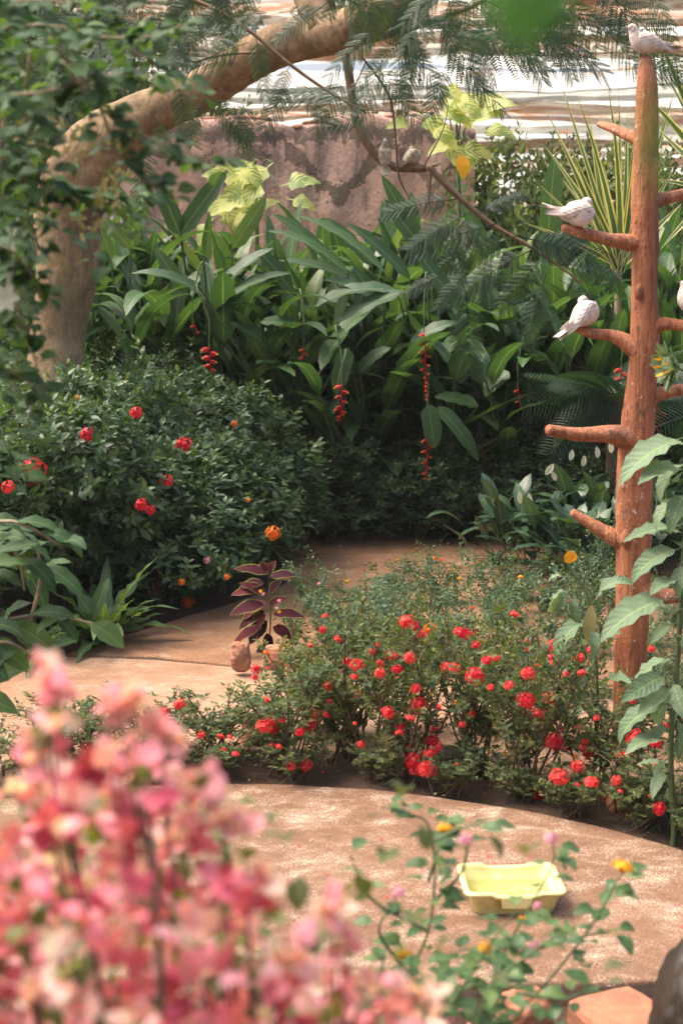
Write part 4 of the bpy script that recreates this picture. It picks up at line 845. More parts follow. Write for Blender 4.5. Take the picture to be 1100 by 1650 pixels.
for i, ((x, y), wtxt) in enumerate(zip(lsp, lwh)):
    t = thing('lantana_plant', 'wispy low lantana '+wtxt, 'lantana', (x, y, 0), 0, 'low lantanas in the patch behind the red ixoras'); k = i % 3
    if lm[k][2] is None: lm[k][2] = (lm[k][0].build('foliage', MT['lantana_leaf'], t).data, lm[k][1].build('stems', MT['stem_green'], t).data)
    else:
        for nm, d in zip(('foliage', 'stems'), lm[k][2]):
            o = bpy.data.objects.new(nm, d); C.objects.link(o); o.parent = t
    for ch in t.children: ch.rotation_euler = (0, 0, i*1.9); ch.scale = ([1, .75, .9, 1.1][i % 4], [.8, 1.1, .9][i % 3], [.62, .9, .45, .75, .4, 1.0, .55][i % 7]*(1.25 if x > 1 else 1 if y < 9.6 else .8))
    lan.append(t)
bpy.context.view_layer.update(); dg = bpy.context.evaluated_depsgraph_get()
for px, py, mt in ((548, 882, 'rose_petal'), (614, 913, 'rose_petal'), (700, 902, 'orange_petal'), (710, 904, 'orange_petal'), (670, 887, 'orange_petal'), (722, 878, 'rose_petal'), (663, 843, 'rose_petal'), (700, 852, 'rose_petal'), (514, 943, 'rose_petal'), (525, 948, 'orange_petal'), (530, 975, 'rose_petal'), (700, 992, 'rose_petal'), (560, 940, 'amber_petal'), (640, 905, 'amber_petal'), (600, 860, 'amber_petal'), (680, 905, 'amber_petal'), (740, 935, 'amber_petal'), (838, 933, 'amber_petal')):
    loc, o = cast(px, py, 9.0); par = near(lan, loc); cluster_obj(1, mt, par, loc-nrm(ray(px, py))*.02+[0, 0, .01], .62, (R(30), 0, rng.uniform(0, 6)))

# ------------------------------------------------------------------ dwarf red ixora bed
def dwarf(H=.62, spread=.26, nst=12):
    fo, st = MB(), MB(); tips = []; Ps = []; Ds = []
    for s in range(nst):
        a = rng.uniform(0, 6.28); r = spread*math.sqrt(rng.random()); h = H*rng.uniform(.65, 1.05)
        b = np.array([rng.normal(0, .05), rng.normal(0, .05), -.04]); tip = np.array([math.cos(a)*r, math.sin(a)*r, h]); m = b+(tip-b)*.5+np.array([rng.normal(0, .03), rng.normal(0, .03), -.02]); q = catmull([b, m, tip], 6); st.add(tube([b, m, tip], [.006, .0045, .0025], 5, 4, cap=False)); tips.append(tip)
        for f in (.35, .5, .62, .74, .84, .92, 1.0):
            p = q[int(f*(len(q)-1))]
            for _ in range(2 if f < 1 else 1):
                d = nrm(np.array([*rng.normal(0, .8, 2), 1.0])) if f < 1 else nrm(tip-m); ln = rng.uniform(.03, .12) if f < 1 else 0
                e2 = p+d*ln
                if f < 1: st.add(tube([p, (p+e2)/2, e2], [.0025, .002, .0015], 4, 1, cap=False)); 
                if f > .45 or rng.random() < .5: Ps.append(e2); Ds.append(d)
                if rng.random() < .3: Ps.append(p+d*ln*.5); Ds.append(nrm(d+rng.normal(0, .5, 3)))
    add_sprigs(fo, np.array(Ps), np.array(Ds), dwS, .75, 1.25); return fo, st, tips
dv = [dwarf(.64), dwarf(.6), dwarf(.68, .28, 14), dwarf(.58)]; dm = [None]*4; dws = []
angs = list(np.linspace(110, 14, 17)); lefts = 0
dlab = ['small sparse red ixora at the left end of the curved bed', 'low red ixora with bare upright twigs near the left end of the bed', 'low red ixora just left of the coleus', 'red ixora right in front of the coleus stones', 'bushy red ixora with two big heads over the left of the bed', 'dense red ixora left of the bed centre', 'tall red ixora at the bed centre behind the brightest low heads', 'tall red ixora carrying the topmost flower heads', 'tall red ixora right of the bed centre', 'red ixora with thin bare lower stems over the pale path', 'open red ixora left of the withered sunflower', 'red ixora under the withered sunflower', 'red ixora at the foot of the perch pole', 'low red ixora right of the perch pole', 'red ixora below the tall sunflower', 'red ixora at the right edge of the bed', 'last red ixora beyond the right edge of the bed']
for i, a in enumerate(angs):
    rr = RT+.27+[0, .16, -.03, .12][i % 4]; p = CC+rr*np.array([math.cos(R(a)), math.sin(R(a))])
    hs = 1.02 if 3 < i < 12 else (.62 if i < 3 else .66); hs = {0: .42, 1: .5, 2: .45, 3: .5, 4: .72, 5: .9, 9: .8, 10: .5, 11: .42, 12: .5}.get(i, hs)
    t = thing('dwarf_ixora', dlab[i], 'ixora', (p[0], p[1], 0), 0, 'red dwarf ixoras in the curved bed'); k = i % 4
    if dm[k] is None: dm[k] = (dv[k][0].build('foliage', MT['dwarf_leaf'], t).data, dv[k][1].build('stems', MT['stem_brown'], t).data)
    else:
        for nm, d in zip(('foliage', 'stems'), dm[k]):
            o = bpy.data.objects.new(nm, d); C.objects.link(o); o.parent = t
    for ch in t.children: ch.rotation_euler = (0, 0, i*1.37); ch.scale = (1.15, 1.15, hs)
    dws.append(t)
# second, rear row where the bed is widest
r2 = [(-.12, 7.0, .85), (.25, 7.05, 1.0), (.72, 7.05, 1.0), (.02, 6.9, .8), (1.02, 6.9, .9), (1.75, 6.75, .6)]
r2l = ['rear red ixora behind the left heads of the bed', 'rear red ixora behind the bed centre', 'rear red ixora with orange-tinged tops near the centre', 'rear red ixora just right of the coleus stones', 'rear red ixora left of the perch pole base', 'rear red ixora just right of the perch pole base']
for i, (x, y, hs) in enumerate(r2):
    t = thing('dwarf_ixora', r2l[i], 'ixora', (x, y, 0), 0, 'red dwarf ixoras in the curved bed')
    for nm, d in zip(('foliage', 'stems'), dm[(i+1) % 4]):
        o = bpy.data.objects.new(nm, d); C.objects.link(o); o.parent = t; o.rotation_euler = (0, 0, i*2.2+.5); o.scale = (1.1, 1.1, hs)
    dws.append(t)
r3a = [100, 92, 84, 76, 69, 62, 56, 50, 44, 38, 33, 28, 23]
r3l = ['ankle-high seedling ixora at the left of the terrace rim', 'ankle-high ixora under the paired low red heads', 'ankle-high ixora on the rim just left of the lowest big heads', 'ankle-high ixora on the rim under the lowest big heads', 'ankle-high ixora on the rim left of the dark stone', 'ankle-high ixora in front of the dark stone', 'ankle-high ixora on the rim left of the pole foot', 'knee-high ixora on the rim before the pole foot', 'knee-high ixora on the rim beside the thin grass', 'knee-high ixora on the rim right of the pole foot', 'knee-high ixora on the rim below the green sunflower', 'knee-high ixora on the rim at the right edge', 'knee-high ixora on the rim beyond the right edge']
for i, a in enumerate(r3a):
    rr = RT+.10+.05*(i % 2); p = CC+rr*np.array([math.cos(R(a)), math.sin(R(a))]); hs = .30 if i < 7 else .32
    t = thing('dwarf_ixora', r3l[i], 'ixora', (p[0], p[1], -.01), 0, 'red dwarf ixoras in the curved bed')
    for nm, d in zip(('foliage', 'stems'), dm[i % 4]):
        o = bpy.data.objects.new(nm, d); C.objects.link(o); o.parent = t; o.rotation_euler = (0, 0, i*2.9+.5); o.scale = (.75, .6, hs)
    dws.append(t)
bpy.context.view_layer.update(); dg = bpy.context.evaluated_depsgraph_get()
def cast2(px, py, lo, hi):
    d = Vector(ray(px, py)).normalized(); o0 = Vector((0, 0, CAMZ))+d*4.5; hit, loc, no, i, o, m = S.ray_cast(dg, o0, d, distance=4)
    if hit and lo < loc.y < hi: return np.array(loc)
    return P(px, py, (lo+hi)/2)
heads = [(575, 1073, 1.3), (612, 1085, 1.1), (632, 1057, 1), (640, 1080, 1), (612, 1070, 1), (655, 1003, 1.2), (668, 1010, 1), (680, 1026, 1.4), (693, 1014, 1), (743, 1022, 1.4), (760, 1020, 1.3), (766, 1040, .8), (765, 1090, 1.5), (718, 1075, 1.1), (732, 1078, 1), (785, 1065, 1), (850, 1048, 1.1), (893, 1042, 1.3), (847, 1130, 1.5), (862, 1152, 1.3), (874, 1154, 1), (884, 1125, 1.1), (437, 1163, 1.2), (425, 1172, 1.2), (440, 1175, 1), (505, 1152, 1.3), (498, 1168, 1.2), (483, 1180, .8), (454, 1160, .9), (430, 1130, .8), (412, 1078, .9), (410, 1092, .8), (625, 1148, 1), (675, 1137, 1.4), (733, 1132, .9), (700, 1175, 1), (695, 1195, 1.3), (705, 1205, 1.2), (692, 1215, 1), (665, 1225, 1.3), (670, 1242, 1.5), (688, 1240, 1.4), (658, 1232, 1), (530, 1132, .8), (530, 1105, .8), (560, 1066, .8), (470, 1235, .9), (492, 1232, 1), (893, 1195, 1.4), (886, 1200, 1), (900, 1253, 1.3), (866, 1280, 1.1), (940, 1205, 1.1), (948, 1215, 1), (980, 1287, 1.1), (993, 1258, 1), (952, 1262, 1), (265, 1148, 1), (267, 1160, .9), (290, 1135, .9), (242, 1200, .9), (790, 1108, .7), (850, 1085, 1), (855, 1095, .9), (912, 1088, .9), (1022, 1190, 1.2), (1055, 1198, 1), (1025, 1182, 1), (945, 1185, 1.1), (1062, 1303, 1), (820, 1105, 1), (705, 1140, .7), (670, 1110, .9), (600, 1050, .8), (545, 1030, .7), (520, 1015, .7), (800, 1060, .8), (660, 1060, .9), (645, 1170, .8), (760, 1150, .7), (890, 1070, .8), (575, 1120, .8), (935, 1060, .9), (930, 1235, 1.0), (1075, 1170, .9)]
for i, (px, py, s) in enumerate(heads):
    loc = cast2(px, py, 5.6, 7.6); par = near(dws, loc); mt = 'orange_petal' if i % 26 == 8 else 'red_petal' if i % 3 else 'crimson_petal'
    cluster_obj(i % 3, mt, par, loc-nrm(ray(px, py))*.05, s*1.0, (R(rng.uniform(10, 55)), rng.uniform(-.4, .4), rng.uniform(-.6, .6)))
for i in range(110):
    par = dws[rng.integers(4, len(dws))]; loc = np.array(par.location)+np.array([rng.normal(0, .15), rng.normal(0, .12), rng.uniform(.25, .66)*(1 if par.name < 'dwarf_ixora.023' else .45)]); cluster_obj(i % 3, 'orange_petal' if i % 9 == 0 else 'red_petal', par, loc, rng.uniform(.4, .8), name='flower_bud')
print('ixora bed ok')

# ------------------------------------------------------------------ coleus, stones
cb = G(432, 1045); t = thing('coleus', 'dark maroon coleus with yellow-green leaf margins standing by the path', 'coleus', cb)
cb = np.array(cb)
mb = MB(); Dc = cb[1]-.12
cl = [((432, 925), (375, 918), .10), ((435, 930), (478, 928), .09), ((430, 922), (418, 905), .07), ((432, 925), (445, 903), .07), ((428, 950), (372, 960), .11), ((426, 975), (370, 992), .13), ((428, 970), (392, 1000), .12), ((430, 1000), (402, 1038), .13), ((422, 1010), (374, 1042), .11), ((433, 918), (400, 918), .06), ((438, 930), (472, 933), .07), ((436, 1040), (410, 1070), .11), ((430, 918), (432, 902), .06), ((440, 990), (490, 995), .10), ((428, 960), (385, 940), .10), ((434, 955), (455, 935), .08), ((430, 1020), (425, 1060), .11), ((426, 985), (385, 1015), .12), ((425, 940), (385, 948), .10), ((440, 1010), (470, 1030), .10), ((434, 975), (462, 965), .08), ((428, 990), (408, 1015), .12)]
for b, tt, w in cl:
    m2, a, _ = bigleaf(b, tt, Dc+rng.uniform(-.08, .05), w*.85, [rng.normal(0, .3), -.6, .9], droop=.7, prof='ovate', n=7, rnd=rng.random()); m2.build('leaf', MT['coleus_leaf'], t, world=True)
st = MB(); st.add(tube([cb-[0, 0, .05], P(436, 990, Dc), P(432, 915, Dc)], [.006, .005, .003], 6, 5)); st.add(tube([P(440, 1000, Dc), P(455, 985, Dc), P(452, 985, Dc)], [.004, .003, .002], 5, 2)); st.build('stem', MT['stem_green'], t, world=True)
t2 = thing('lantana_plant', 'lantana with orange and pink heads growing through the coleus', 'lantana', cb+[.16, .12, 0], 0, 'low lantanas in the patch behind the red ixoras')
for nm, d in zip(('foliage', 'stems'), lm[0][2]):
    o = bpy.data.objects.new(nm, d); C.objects.link(o); o.parent = t2; o.scale = (.4, .4, .75)
for px, py, m_ in ((424, 957, 'rose_petal'), (420, 953, 'amber_petal'), (450, 968, 'rose_petal'), (450, 986, 'amber_petal'), (446, 980, 'rose_petal')): cluster_obj(1, m_, t2, P(px, py, Dc-.18), .5, (R(40), 0, 0))
def rock(name, c, r, mat, lab, cat='stone', jit=.35, seed=1, flat=False, group=None):
    me = bpy.data.meshes.new(name); import bmesh; bm = bmesh.new(); bmesh.ops.create_cube(bm, size=2); bmesh.ops.subdivide_edges(bm, edges=bm.edges[:], cuts=3, use_grid_fill=True)
    rs = np.random.default_rng(seed); k = rs.normal(size=(6, 3))*1.8
    for v in bm.verts:
        p = np.array(v.co); q = p/ (np.abs(p)**4).sum()**.25 if not flat else p/(np.abs(p)**9).sum()**(1/9.); m_ = sum(math.sin(float(kk@p)+i) for i, kk in enumerate(k))/6; q = q*(1+jit*m_*.6)+rs.normal(0, .012, 3); v.co = Vector((q*np.asarray(r)).tolist())
    bmesh.ops.rotate(bm, verts=bm.verts[:], cent=(0, 0, 0), matrix=Matrix.Rotation(rs.uniform(-.5, .5), 3, 'Z')); bm.to_mesh(me); bm.free(); me.materials.append(MT[mat])
    o = bpy.data.objects.new(name, me); C.objects.link(o); o.location = [float(a) for a in c]; tag(o, lab, cat, group); 
    if flat: b = o.modifiers.new('bevel', 'BEVEL'); b.width = .006; b.segments = 2
    else:
        b = o.modifiers.new('sub', 'SUBSURF'); b.levels = b.render_levels = 3; tx = bpy.data.textures.new('rough', 'CLOUDS'); tx.noise_scale = .06; d = o.modifiers.new('disp', 'DISPLACE'); d.texture = tx; d.strength = .035; d.mid_level = .5; me.polygons.foreach_set('use_smooth', [True]*len(me.polygons))
    return o
rock('edging_stone', P(388, 1058, 8.15), (.06, .05, .09), 'stone', 'upright reddish stone standing under the coleus', seed=3)
rock('edging_stone', P(452, 1060, 7.9), (.10, .05, .07), 'terracotta', 'flat-topped brick-red stone right of the coleus', seed=5, flat=True)
rock('edging_stone', P(420, 1195, 6.9), (.10, .09, .15), 'stone', 'rough reddish boulder half hidden by the left red ixoras', seed=8)
rock('edging_stone', P(735, 1232, 6.5), (.14, .08, .08), 'darkrock', 'dark rough stone lying under the middle red ixoras', seed=9)
rock('edging_stone', P(820, 1235, 6.6), (.10, .08, .06), 'darkrock', 'dark low stone under the open red ixora right of centre', seed=10)
rock('edging_stone', P(1005, 1290, 6.0), (.07, .06, .09), 'terracotta', 'small orange stone at the edge of the bed under the perch pole', seed=11)
rock('edging_stone', G(310, 1250), (.05, .04, .03), 'terracotta', 'tiny reddish stone on the soil near the left end of the bed', seed=15)
# bottom right
rock('broken_brick', P(848, 1640, 4.05), (.085, .075, .085), 'terracotta', 'broken orange brick chunk leaning below the terrace edge', 'brick', .3, 21)
rock('paving_brick', P(1010, 1655, 4.05), (.13, .16, .05), 'terracotta', 'flat orange brick lying below the terrace edge', 'brick', .06, 23, True)
rock('dark_boulder', P(1175, 1735, 3.2), (.19, .22, .33), 'darkrock', 'black smooth boulder cut off by the lower right corner', 'boulder', .15, 33)
gm = MB()
for i in range(420):
    x = rng.uniform(.1, 1.6); y = rng.uniform(3.3, 4.28); s = rng.uniform(.006, .02); gm.add(ball((x, y, hfield(x, y)+s*.3), (s, s*.8, s*.6), 5, 4, .25), int(rng.random() < .3), rng.random())
tag(gm.build('gravel', [MT['stone'], plain('pale_gravel', (.45, .38, .30), .9)]), None, None, None, 'stuff')['label'] = 'loose gravel on the dark soil below the terrace edge'
# fallen petals and bits of leaf litter on the paving
lt = MB(); bit = leaf(.022, .011, 2, 'ovate', .2, .5)
for i in range(620):
    a = rng.uniform(R(20), R(150)); rr = rng.uniform(1.0, 2.58) if i < 200 else (rng.uniform(2.6, 3.1) if i < 380 else rng.uniform(3.1, 6.5)); p = CC+rr*np.array([math.cos(a), math.sin(a)])
    if p[1] < 4.4: continue
    an = rng.uniform(0, 6.28); lt.scatter(bit, basis(np.array([[math.cos(an), math.sin(an), .05]]), [0, 0, 1], rng.uniform(.4, 1.3)), np.array([[p[0], p[1], .004]]), np.array([rng.random()]), int(rng.random() < .25))
tag(lt.build('leaf_litter', [MT['dry_leaf'], MT['red_petal']]), 'small dry leaf bits and fallen red petals scattered along the terrace rim', None, None, 'stuff')

# ------------------------------------------------------------------ yellow tray
def tray():
    c = G(828, 1478); t = thing('plastic_tray', 'pale yellow plastic tray of water sitting on the terrace', 'tray', (c[0], c[1]+.13, .002), R(2))
    def rr(w, d, r, z, lift=0):
        pts = []
        for cx, cy, a0 in ((w-r, d-r, 0), (-w+r, d-r, 90), (-w+r, -d+r, 180), (w-r, -d+r, 270)):
            for k in range(6): a = R(a0+90*k/5); pts.append((cx+r*math.cos(a), cy+r*math.sin(a), z+lift))
        # straight-side samples give the dipped hand grips
        out = []
        for i in range(len(pts)):
            a, b = np.array(pts[i]), np.array(pts[(i+1) % len(pts)]); out.append(a)
            if np.linalg.norm(b-a) > .06:
                for s in (.2, .26, .3, .5, .7, .74, .8): out.append(a+(b-a)*s)
        return np.array(out)
    W2, D2, H = .175, .135, .092
    rings = [rr(W2*.80, D2*.78, .03, .0), rr(W2*.84, D2*.82, .03, .006), rr(W2*.955, D2*.95, .03, H-.012), rr(W2*.97, D2*.965, .03, H-.010), rr(W2*1.05, D2*1.06, .035, H-.012), rr(W2*1.06, D2*1.07, .035, H-.006), rr(W2*1.05, D2*1.06, .035, H), rr(W2*.95, D2*.94, .03, H), rr(W2*.93, D2*.92, .03, H-.006), rr(W2*.82, D2*.79, .028, .009)]
    for q in rings[3:9]:
        m = (np.abs(q[:, 0]) < W2*.46) & (np.abs(q[:, 1]) > D2*.5); q[m, 2] -= .010
    n = len(rings[0]); V = np.vstack([np.vstack([q, q[:1]]) for q in rings]); mb = MB(); mb.add((V, grid_faces(len(rings), n+1), V[:, :2]))
    for q, z in ((rings[0], 0), (rings[-1], .009)):
        cc = np.array([0, 0, z]); VV = np.vstack([np.vstack([q, q[:1]]), np.vstack([cc+(q-cc)*.02, (cc+(q-cc)*.02)[:1]])]); mb.add((VV, grid_faces(2, n+1), VV[:, :2]))
    o = mb.build('basin', MT['tray'], t); 
    m = o.modifiers.new('w', 'WELD'); 
    q = rr(W2*.85, D2*.83, .028, .042); cc = np.array([0, 0, .042]); VV = np.vstack([np.vstack([q, q[:1]]), np.vstack([cc+(q-cc)*.02, (cc+(q-cc)*.02)[:1]])]); mb = MB(); mb.add((VV, grid_faces(2, n+1), VV[:, :2])); mb.build('water', MT['tray_water'], t)
    mb = MB()
    V = np.array([(-.05, -D2*1.075, H-.055), (.05, -D2*1.075, H-.055), (.055, -D2*1.085, H-.016), (-.055, -D2*1.085, H-.016), (-.05, -D2*.9, H-.055), (.05, -D2*.9, H-.055), (.055, -D2*.98, H-.016), (-.055, -D2*.98, H-.016)]); mb.add((V, np.array([[0, 1, 2, 3], [1, 5, 6, 2], [4, 0, 3, 7], [3, 2, 6, 7], [0, 4, 5, 1], [5, 4, 7, 6]]), V[:, :2])); mb.build('grip_lug', MT['tray'], t, smooth=False)
tray()

# ------------------------------------------------------------------ perch pole with arms
YP = 6.85
base = G(1012, 1222); post = thing('perch_pole', 'tall orange-brown perch pole with stubby arms for the doves', 'perch', (base[0], YP, 0))
s = YP/FPX*1.0
def pp(px, py, w): return (P(px, py, YP), w*s/2*(.91 if w > 30 else .85))
prof_ = [(1010, 1260, 60), (1012, 1150, 58), (1017, 1000, 60), (1019, 900, 60), (1021, 800, 62), (1026, 700, 60), (1034, 600, 52), (1038, 540, 54), (1037, 460, 46), (1039, 400, 48), (1038, 320, 46), (1040, 240, 42), (1041, 170, 38), (1041, 125, 32), (1040, 104, 26), (1040, 96, 21)]
mb = MB(); q = [pp(*a) for a in prof_]; mb.add(tube([a for a, _ in q], [b for _, b in q], 28, 10, noise=.07)); mb.build('pole', MT['post'], post, world=True)
arms = [((1030, 393), (985, 385), (935, 376), (908, 367), [24, 17, 15, 11], -.10), ((1030, 565), (990, 548), (950, 536), (925, 527), [30, 17, 14, 11], .05), ((1028, 712), (985, 702), (930, 697), (884, 693), [40, 25, 19, 16], -.15), ((1015, 880), (975, 858), (945, 842), (922, 826), [30, 21, 16, 12], .04), ((1040, 228), (1010, 216), (985, 206), (966, 200), [22, 15, 13, 10], .3),
 ((1040, 325), (1070, 319), (1105, 316), (1150, 314), [26, 17, 15, 12], .1), ((1040, 532), (1070, 524), (1110, 524), (1160, 520), [30, 17, 16, 13], -.1), ((1035, 645), (1065, 635), (1110, 632), (1160, 630), [30, 18, 16, 13], .0), ((1020, 942), (1060, 955), (1105, 964), (1160, 975), [34, 22, 20, 16], -.1)]
for a in arms:
    pts = [P(*a[k], YP+a[5]*k/3) for k in range(4)]; rad = [w*s*.5*k_ for w, k_ in zip(a[4], (1.35, 1.3, 1.2, 1.15))]; pts[1] = pts[1]+[0, 0, rng.normal(0, .008)]; pts[2] = pts[2]+[0, 0, rng.normal(0, .008)]; mb = MB(); mb.add(tube(pts, rad, 20, 10, noise=.13)); mb.build('arm', MT['post'], post, world=True)

for px, py, rr_ in ((1008, 868, .035), (1042, 722, .035), (1028, 470, .025)):
    mb = MB(); mb.add(ball(P(px, py, YP-.066), (rr_*.8, rr_*.7, rr_*1.5), 14, 10, .18)); mb.build('knot', MT['post'], post, world=True)
# ------------------------------------------------------------------ doves
def loft(path, w, h, sides=14):
    path = np.asarray(path, float); q = catmull(np.column_stack([path, w, h]), 5); path, w, h = q[:, :2], np.maximum(q[:, 2], .0015), np.maximum(q[:, 3], .0012)
    T = nrm(np.gradient(path, axis=0)); a = np.linspace(0, 2*np.pi, sides+1); V = []
    for p, t_, ww, hh in zip(path, T, w, h):
        nrm_ = np.array([-t_[1], t_[0]]); y = np.cos(a)*ww; k = np.sin(a)*hh; V.append(np.column_stack([p[0]+nrm_[0]*k, y, p[1]+nrm_[1]*k]))
    V = [np.tile([[path[0][0], 0, path[0][1]]], (sides+1, 1))]+V+[np.tile([[path[-1][0]+T[-1][0]*h[-1]*.6, 0, path[-1][1]+T[-1][1]*h[-1]*.6]], (sides+1, 1))]
    V = np.vstack(V); return (V, grid_faces(len(path)+2, sides+1), V[:, :2])
def dove(foot, rz, lab, pose='up', beige=False, sc=1.0, tail=0.0, lean=0.0, perch=None):
    sc *= .93
    wm, bm_ = (MT['dove_beige_wing'], MT['dove_beige']) if beige else (MT['dove_wing'], MT['dove_white'])
    t = thing('dove', lab, 'dove', foot, rz, None)
    c, sn = math.cos(lean), math.sin(lean)
    def rot(V): V = V.copy(); x, z = V[:, 0].copy(), V[:, 2].copy()-.055; V[:, 0] = x*c-z*sn; V[:, 2] = x*sn+z*c+.055; return V*sc
    tl = [(-.175, .040+tail), (-.135, .046+tail*.7), (-.10, .050+tail*.4)]
    if pose == 'up': path = tl+[(-.065, .056), (-.03, .062), (.005, .066), (.036, .076), (.056, .096), (.066, .116), (.078, .132), (.094, .136)]; w = [.020, .019, .021, .031, .044, .049, .044, .031, .0235, .0215, .012]; h = [.003, .0045, .010, .026, .041, .049, .046, .034, .0255, .0225, .012]
    else: path = tl+[(-.065, .056), (-.03, .064), (.005, .070), (.032, .076), (.052, .082), (.064, .086)]; w = [.019, .019, .024, .038, .051, .058, .055, .040, .018]; h = [.003, .0045, .013, .034, .054, .062, .058, .042, .020]
    T = loft(path, w, h); mb = MB(); mb.add((rot(T[0]), T[1], T[2]))
    if pose != 'up':
        b = ball((.022, .012, .128), (.026, .024, .022), 12, 8, .06); mb.add((rot(b[0]), b[1], b[2]))
    # uneven tail tip feathers
    tf = leaf(.13, .024, 4, 'obl', .1, .0)
    for k in range(-2, 3):
        V = np.einsum('ij,vj->vi', basis(np.array([[-1, k*.10, (tail)*.9-.03]]), [0, 0, 1])[0], tf[0])+[-.065, k*.006, .054+tail*.2]; mb.add((rot(V), tf[1], tf[2]))
    body = mb.build('body', bm_, t)
    for sgn in (-1, 1):
        tk = pose != 'up'; m2 = MB(); bl_ = ball((0, 0, 0), (.082, .030, .036), 20, 14); V = bl_[0].copy()
        V[:, 2] += .010*np.sin(V[:, 0]*30); V[:, 2] *= 1-.35*np.clip(-V[:, 0]/.08, 0, 1); V[:, 1] *= 1-.3*np.clip(-V[:, 0]/.08, 0, 1)
        UV = np.column_stack([V[:, 2]/.08+.5, -V[:, 0]/.17+.5]); th = .13 if not tk else .22
        x0, z0 = V[:, 0].copy(), V[:, 2].copy(); V[:, 0] = x0*math.cos(th)-z0*math.sin(th)-.020; V[:, 2] = x0*math.sin(th)+z0*math.cos(th)+(.070 if not tk else .072); V[:, 1] = V[:, 1]+sgn*((.0245 if not tk else .034)-.10*np.clip(-.02-x0, 0, 1))
        m2.add((rot(V), bl_[1], UV)); pf = leaf(.11, .016, 5, 'lance', .1, .1)
        for q in range(4):
            Vq = pf[0]@basis(np.array([[-1, -sgn*(.10+.03*q), -.20+.05*q+tail*.4]]), [0, sgn*1., .2])[0].T+np.array([-.045, sgn*((.040 if not tk else .050)-.003*q), .052+.006*q]); m2.add((rot(Vq), pf[1], np.column_stack([pf[2][:, 0], pf[2][:, 1]*.12+.04])))
        m2.build('wing', wm, t)
        leg = MB(); hip = rot(np.array([[.005, sgn*.016, .032]]))[0]; ft = np.array([.004, sgn*.014, .003]); leg.add(tube([hip, (hip+ft)/2+[.004, 0, 0], ft], [.0045, .003, .0025], 6, 2))
        for aa in (-.5, 0, .5, math.pi): leg.add(tube([ft, ft+np.array([math.cos(aa)*.014, math.sin(aa)*.014, .001]), ft+np.array([math.cos(aa)*.024, math.sin(aa)*.02, -.006])], [.0022, .0018, .001], 5, 1))
        leg.build('leg', MT['dove_leg'], t)
    if pose == 'up':
        bk = MB(); bk.add(tube(rot(np.array([(.098, 0, .134), (.108, 0, .132), (.118, 0, .127)])), [.0045, .003, .001], 6, 2)); bk.build('beak', MT['beak'], t)
        for sgn in (-1, 1): ey = MB(); b = ball((.087, sgn*.0175, .139), .0035, 8, 6); ey.add((rot(b[0]), b[1], b[2])); ey.build('eye', MT['eye'], t)
        if beige: nk = MB(); nk.add(tube(rot(np.array([(.050, sgn_*.019, z) for sgn_, z in ((-1, .108), (-.6, .114), (0, .117), (.6, .114), (1, .108))])), .0035, 6, 3)); nk.build('neck_ring', MT['eye'], t)
    else:
        bk = MB(); bk.add(tube(rot(np.array([(.012, .02, .118), (.0, .028, .112), (-.008, .032, .106)])), [.004, .003, .001], 6, 2)); bk.build('beak', MT['beak'], t)
    return t
def on(px, py, D): return P(px, py, D)
dove(on(1040, 93, YP), R(180+14), 'white dove standing upright on the very top of the perch pole', 'up', tail=.0, sc=1.05)
dove(on(930, 368, YP-.09), R(-12), 'white dove with tucked head on the upper left perch arm, tail to the left', 'tuck', tail=.035, lean=R(-14), sc=1.08)
dove(on(944, 527, YP+.03), R(12), 'white dove dozing on the second left perch arm, tail drooping left', 'tuck', tail=-.02, lean=R(30), sc=1.05)
dove(on(1112, 512, YP-.1), R(180), 'white dove on the right perch arm, cut off by the right edge', 'up', tail=-.03, lean=R(25), sc=1.05)
dove(on(619, 262, 10.8), R(100), 'beige collared dove seen from behind, upright on the hanging branch', 'up', True, tail=-.02, lean=R(58), sc=1.0)
dove(on(665, 266, 10.8), R(8), 'beige dove preening, right bird on the hanging branch', 'tuck', True, tail=-.015, lean=R(24), sc=.98)
for px, lab, rz in ((606, 'pale dove on top of the pink wall, left of the hanging twig', 200), (642, 'pale rounded dove on top of the pink wall, right of the other', 90)):
    p = P(px, 196, 17.15); dove((p[0], 17.15, wprof(p[0])+.06), R(rz), lab, 'tuck' if rz == 90 else 'up', False, 1.25, 0.0)
print('doves ok')

# ------------------------------------------------------------------ sunflower on the right and withered one
sfL = [leaf(.25, .10, 12, 'ovate', .4, d, .07, .2) for d in (.4, .9, 1.3)]
def stalkplant(name, lab, cat, pts, D, rad, leaves, mat, Ts, wsc=1.0, D2=None, stem='stem_green'):
    p3 = [P(*p, D) for p in pts]; b = p3[0].copy(); t = thing(name, lab, cat, (b[0], b[1], 0)); st = MB(); st.add(tube([[b[0], b[1], -.04]]+p3, np.linspace(rad, rad*.4, len(p3)+1), 8, 6)); 
    mb = MB()
    for (bx, by), (tx, ty), w in leaves:
        a, c = P(bx, by, D), P(tx, ty, D-rng.uniform(-.05, .22)); L = np.linalg.norm(c-a); T = Ts[rng.integers(len(Ts))]; up = np.array([rng.normal(0, .35), rng.uniform(-.7, -.1), 1.0]); ln = T[0][:, 1].max()
        st.add(tube([a-[0, 0, .02], a+(c-a)*.12, a+(c-a)*.25], [.004, .003, .002], 5, 2, cap=False)); mb.scatter(T, basis((c-a)[None], up, L/ln*w*.95), a[None], np.array([rng.random()]))
    f = mb.build('leaves', MT[mat], t, world=True); st.build('stalk', MT[stem], t, world=True); return t
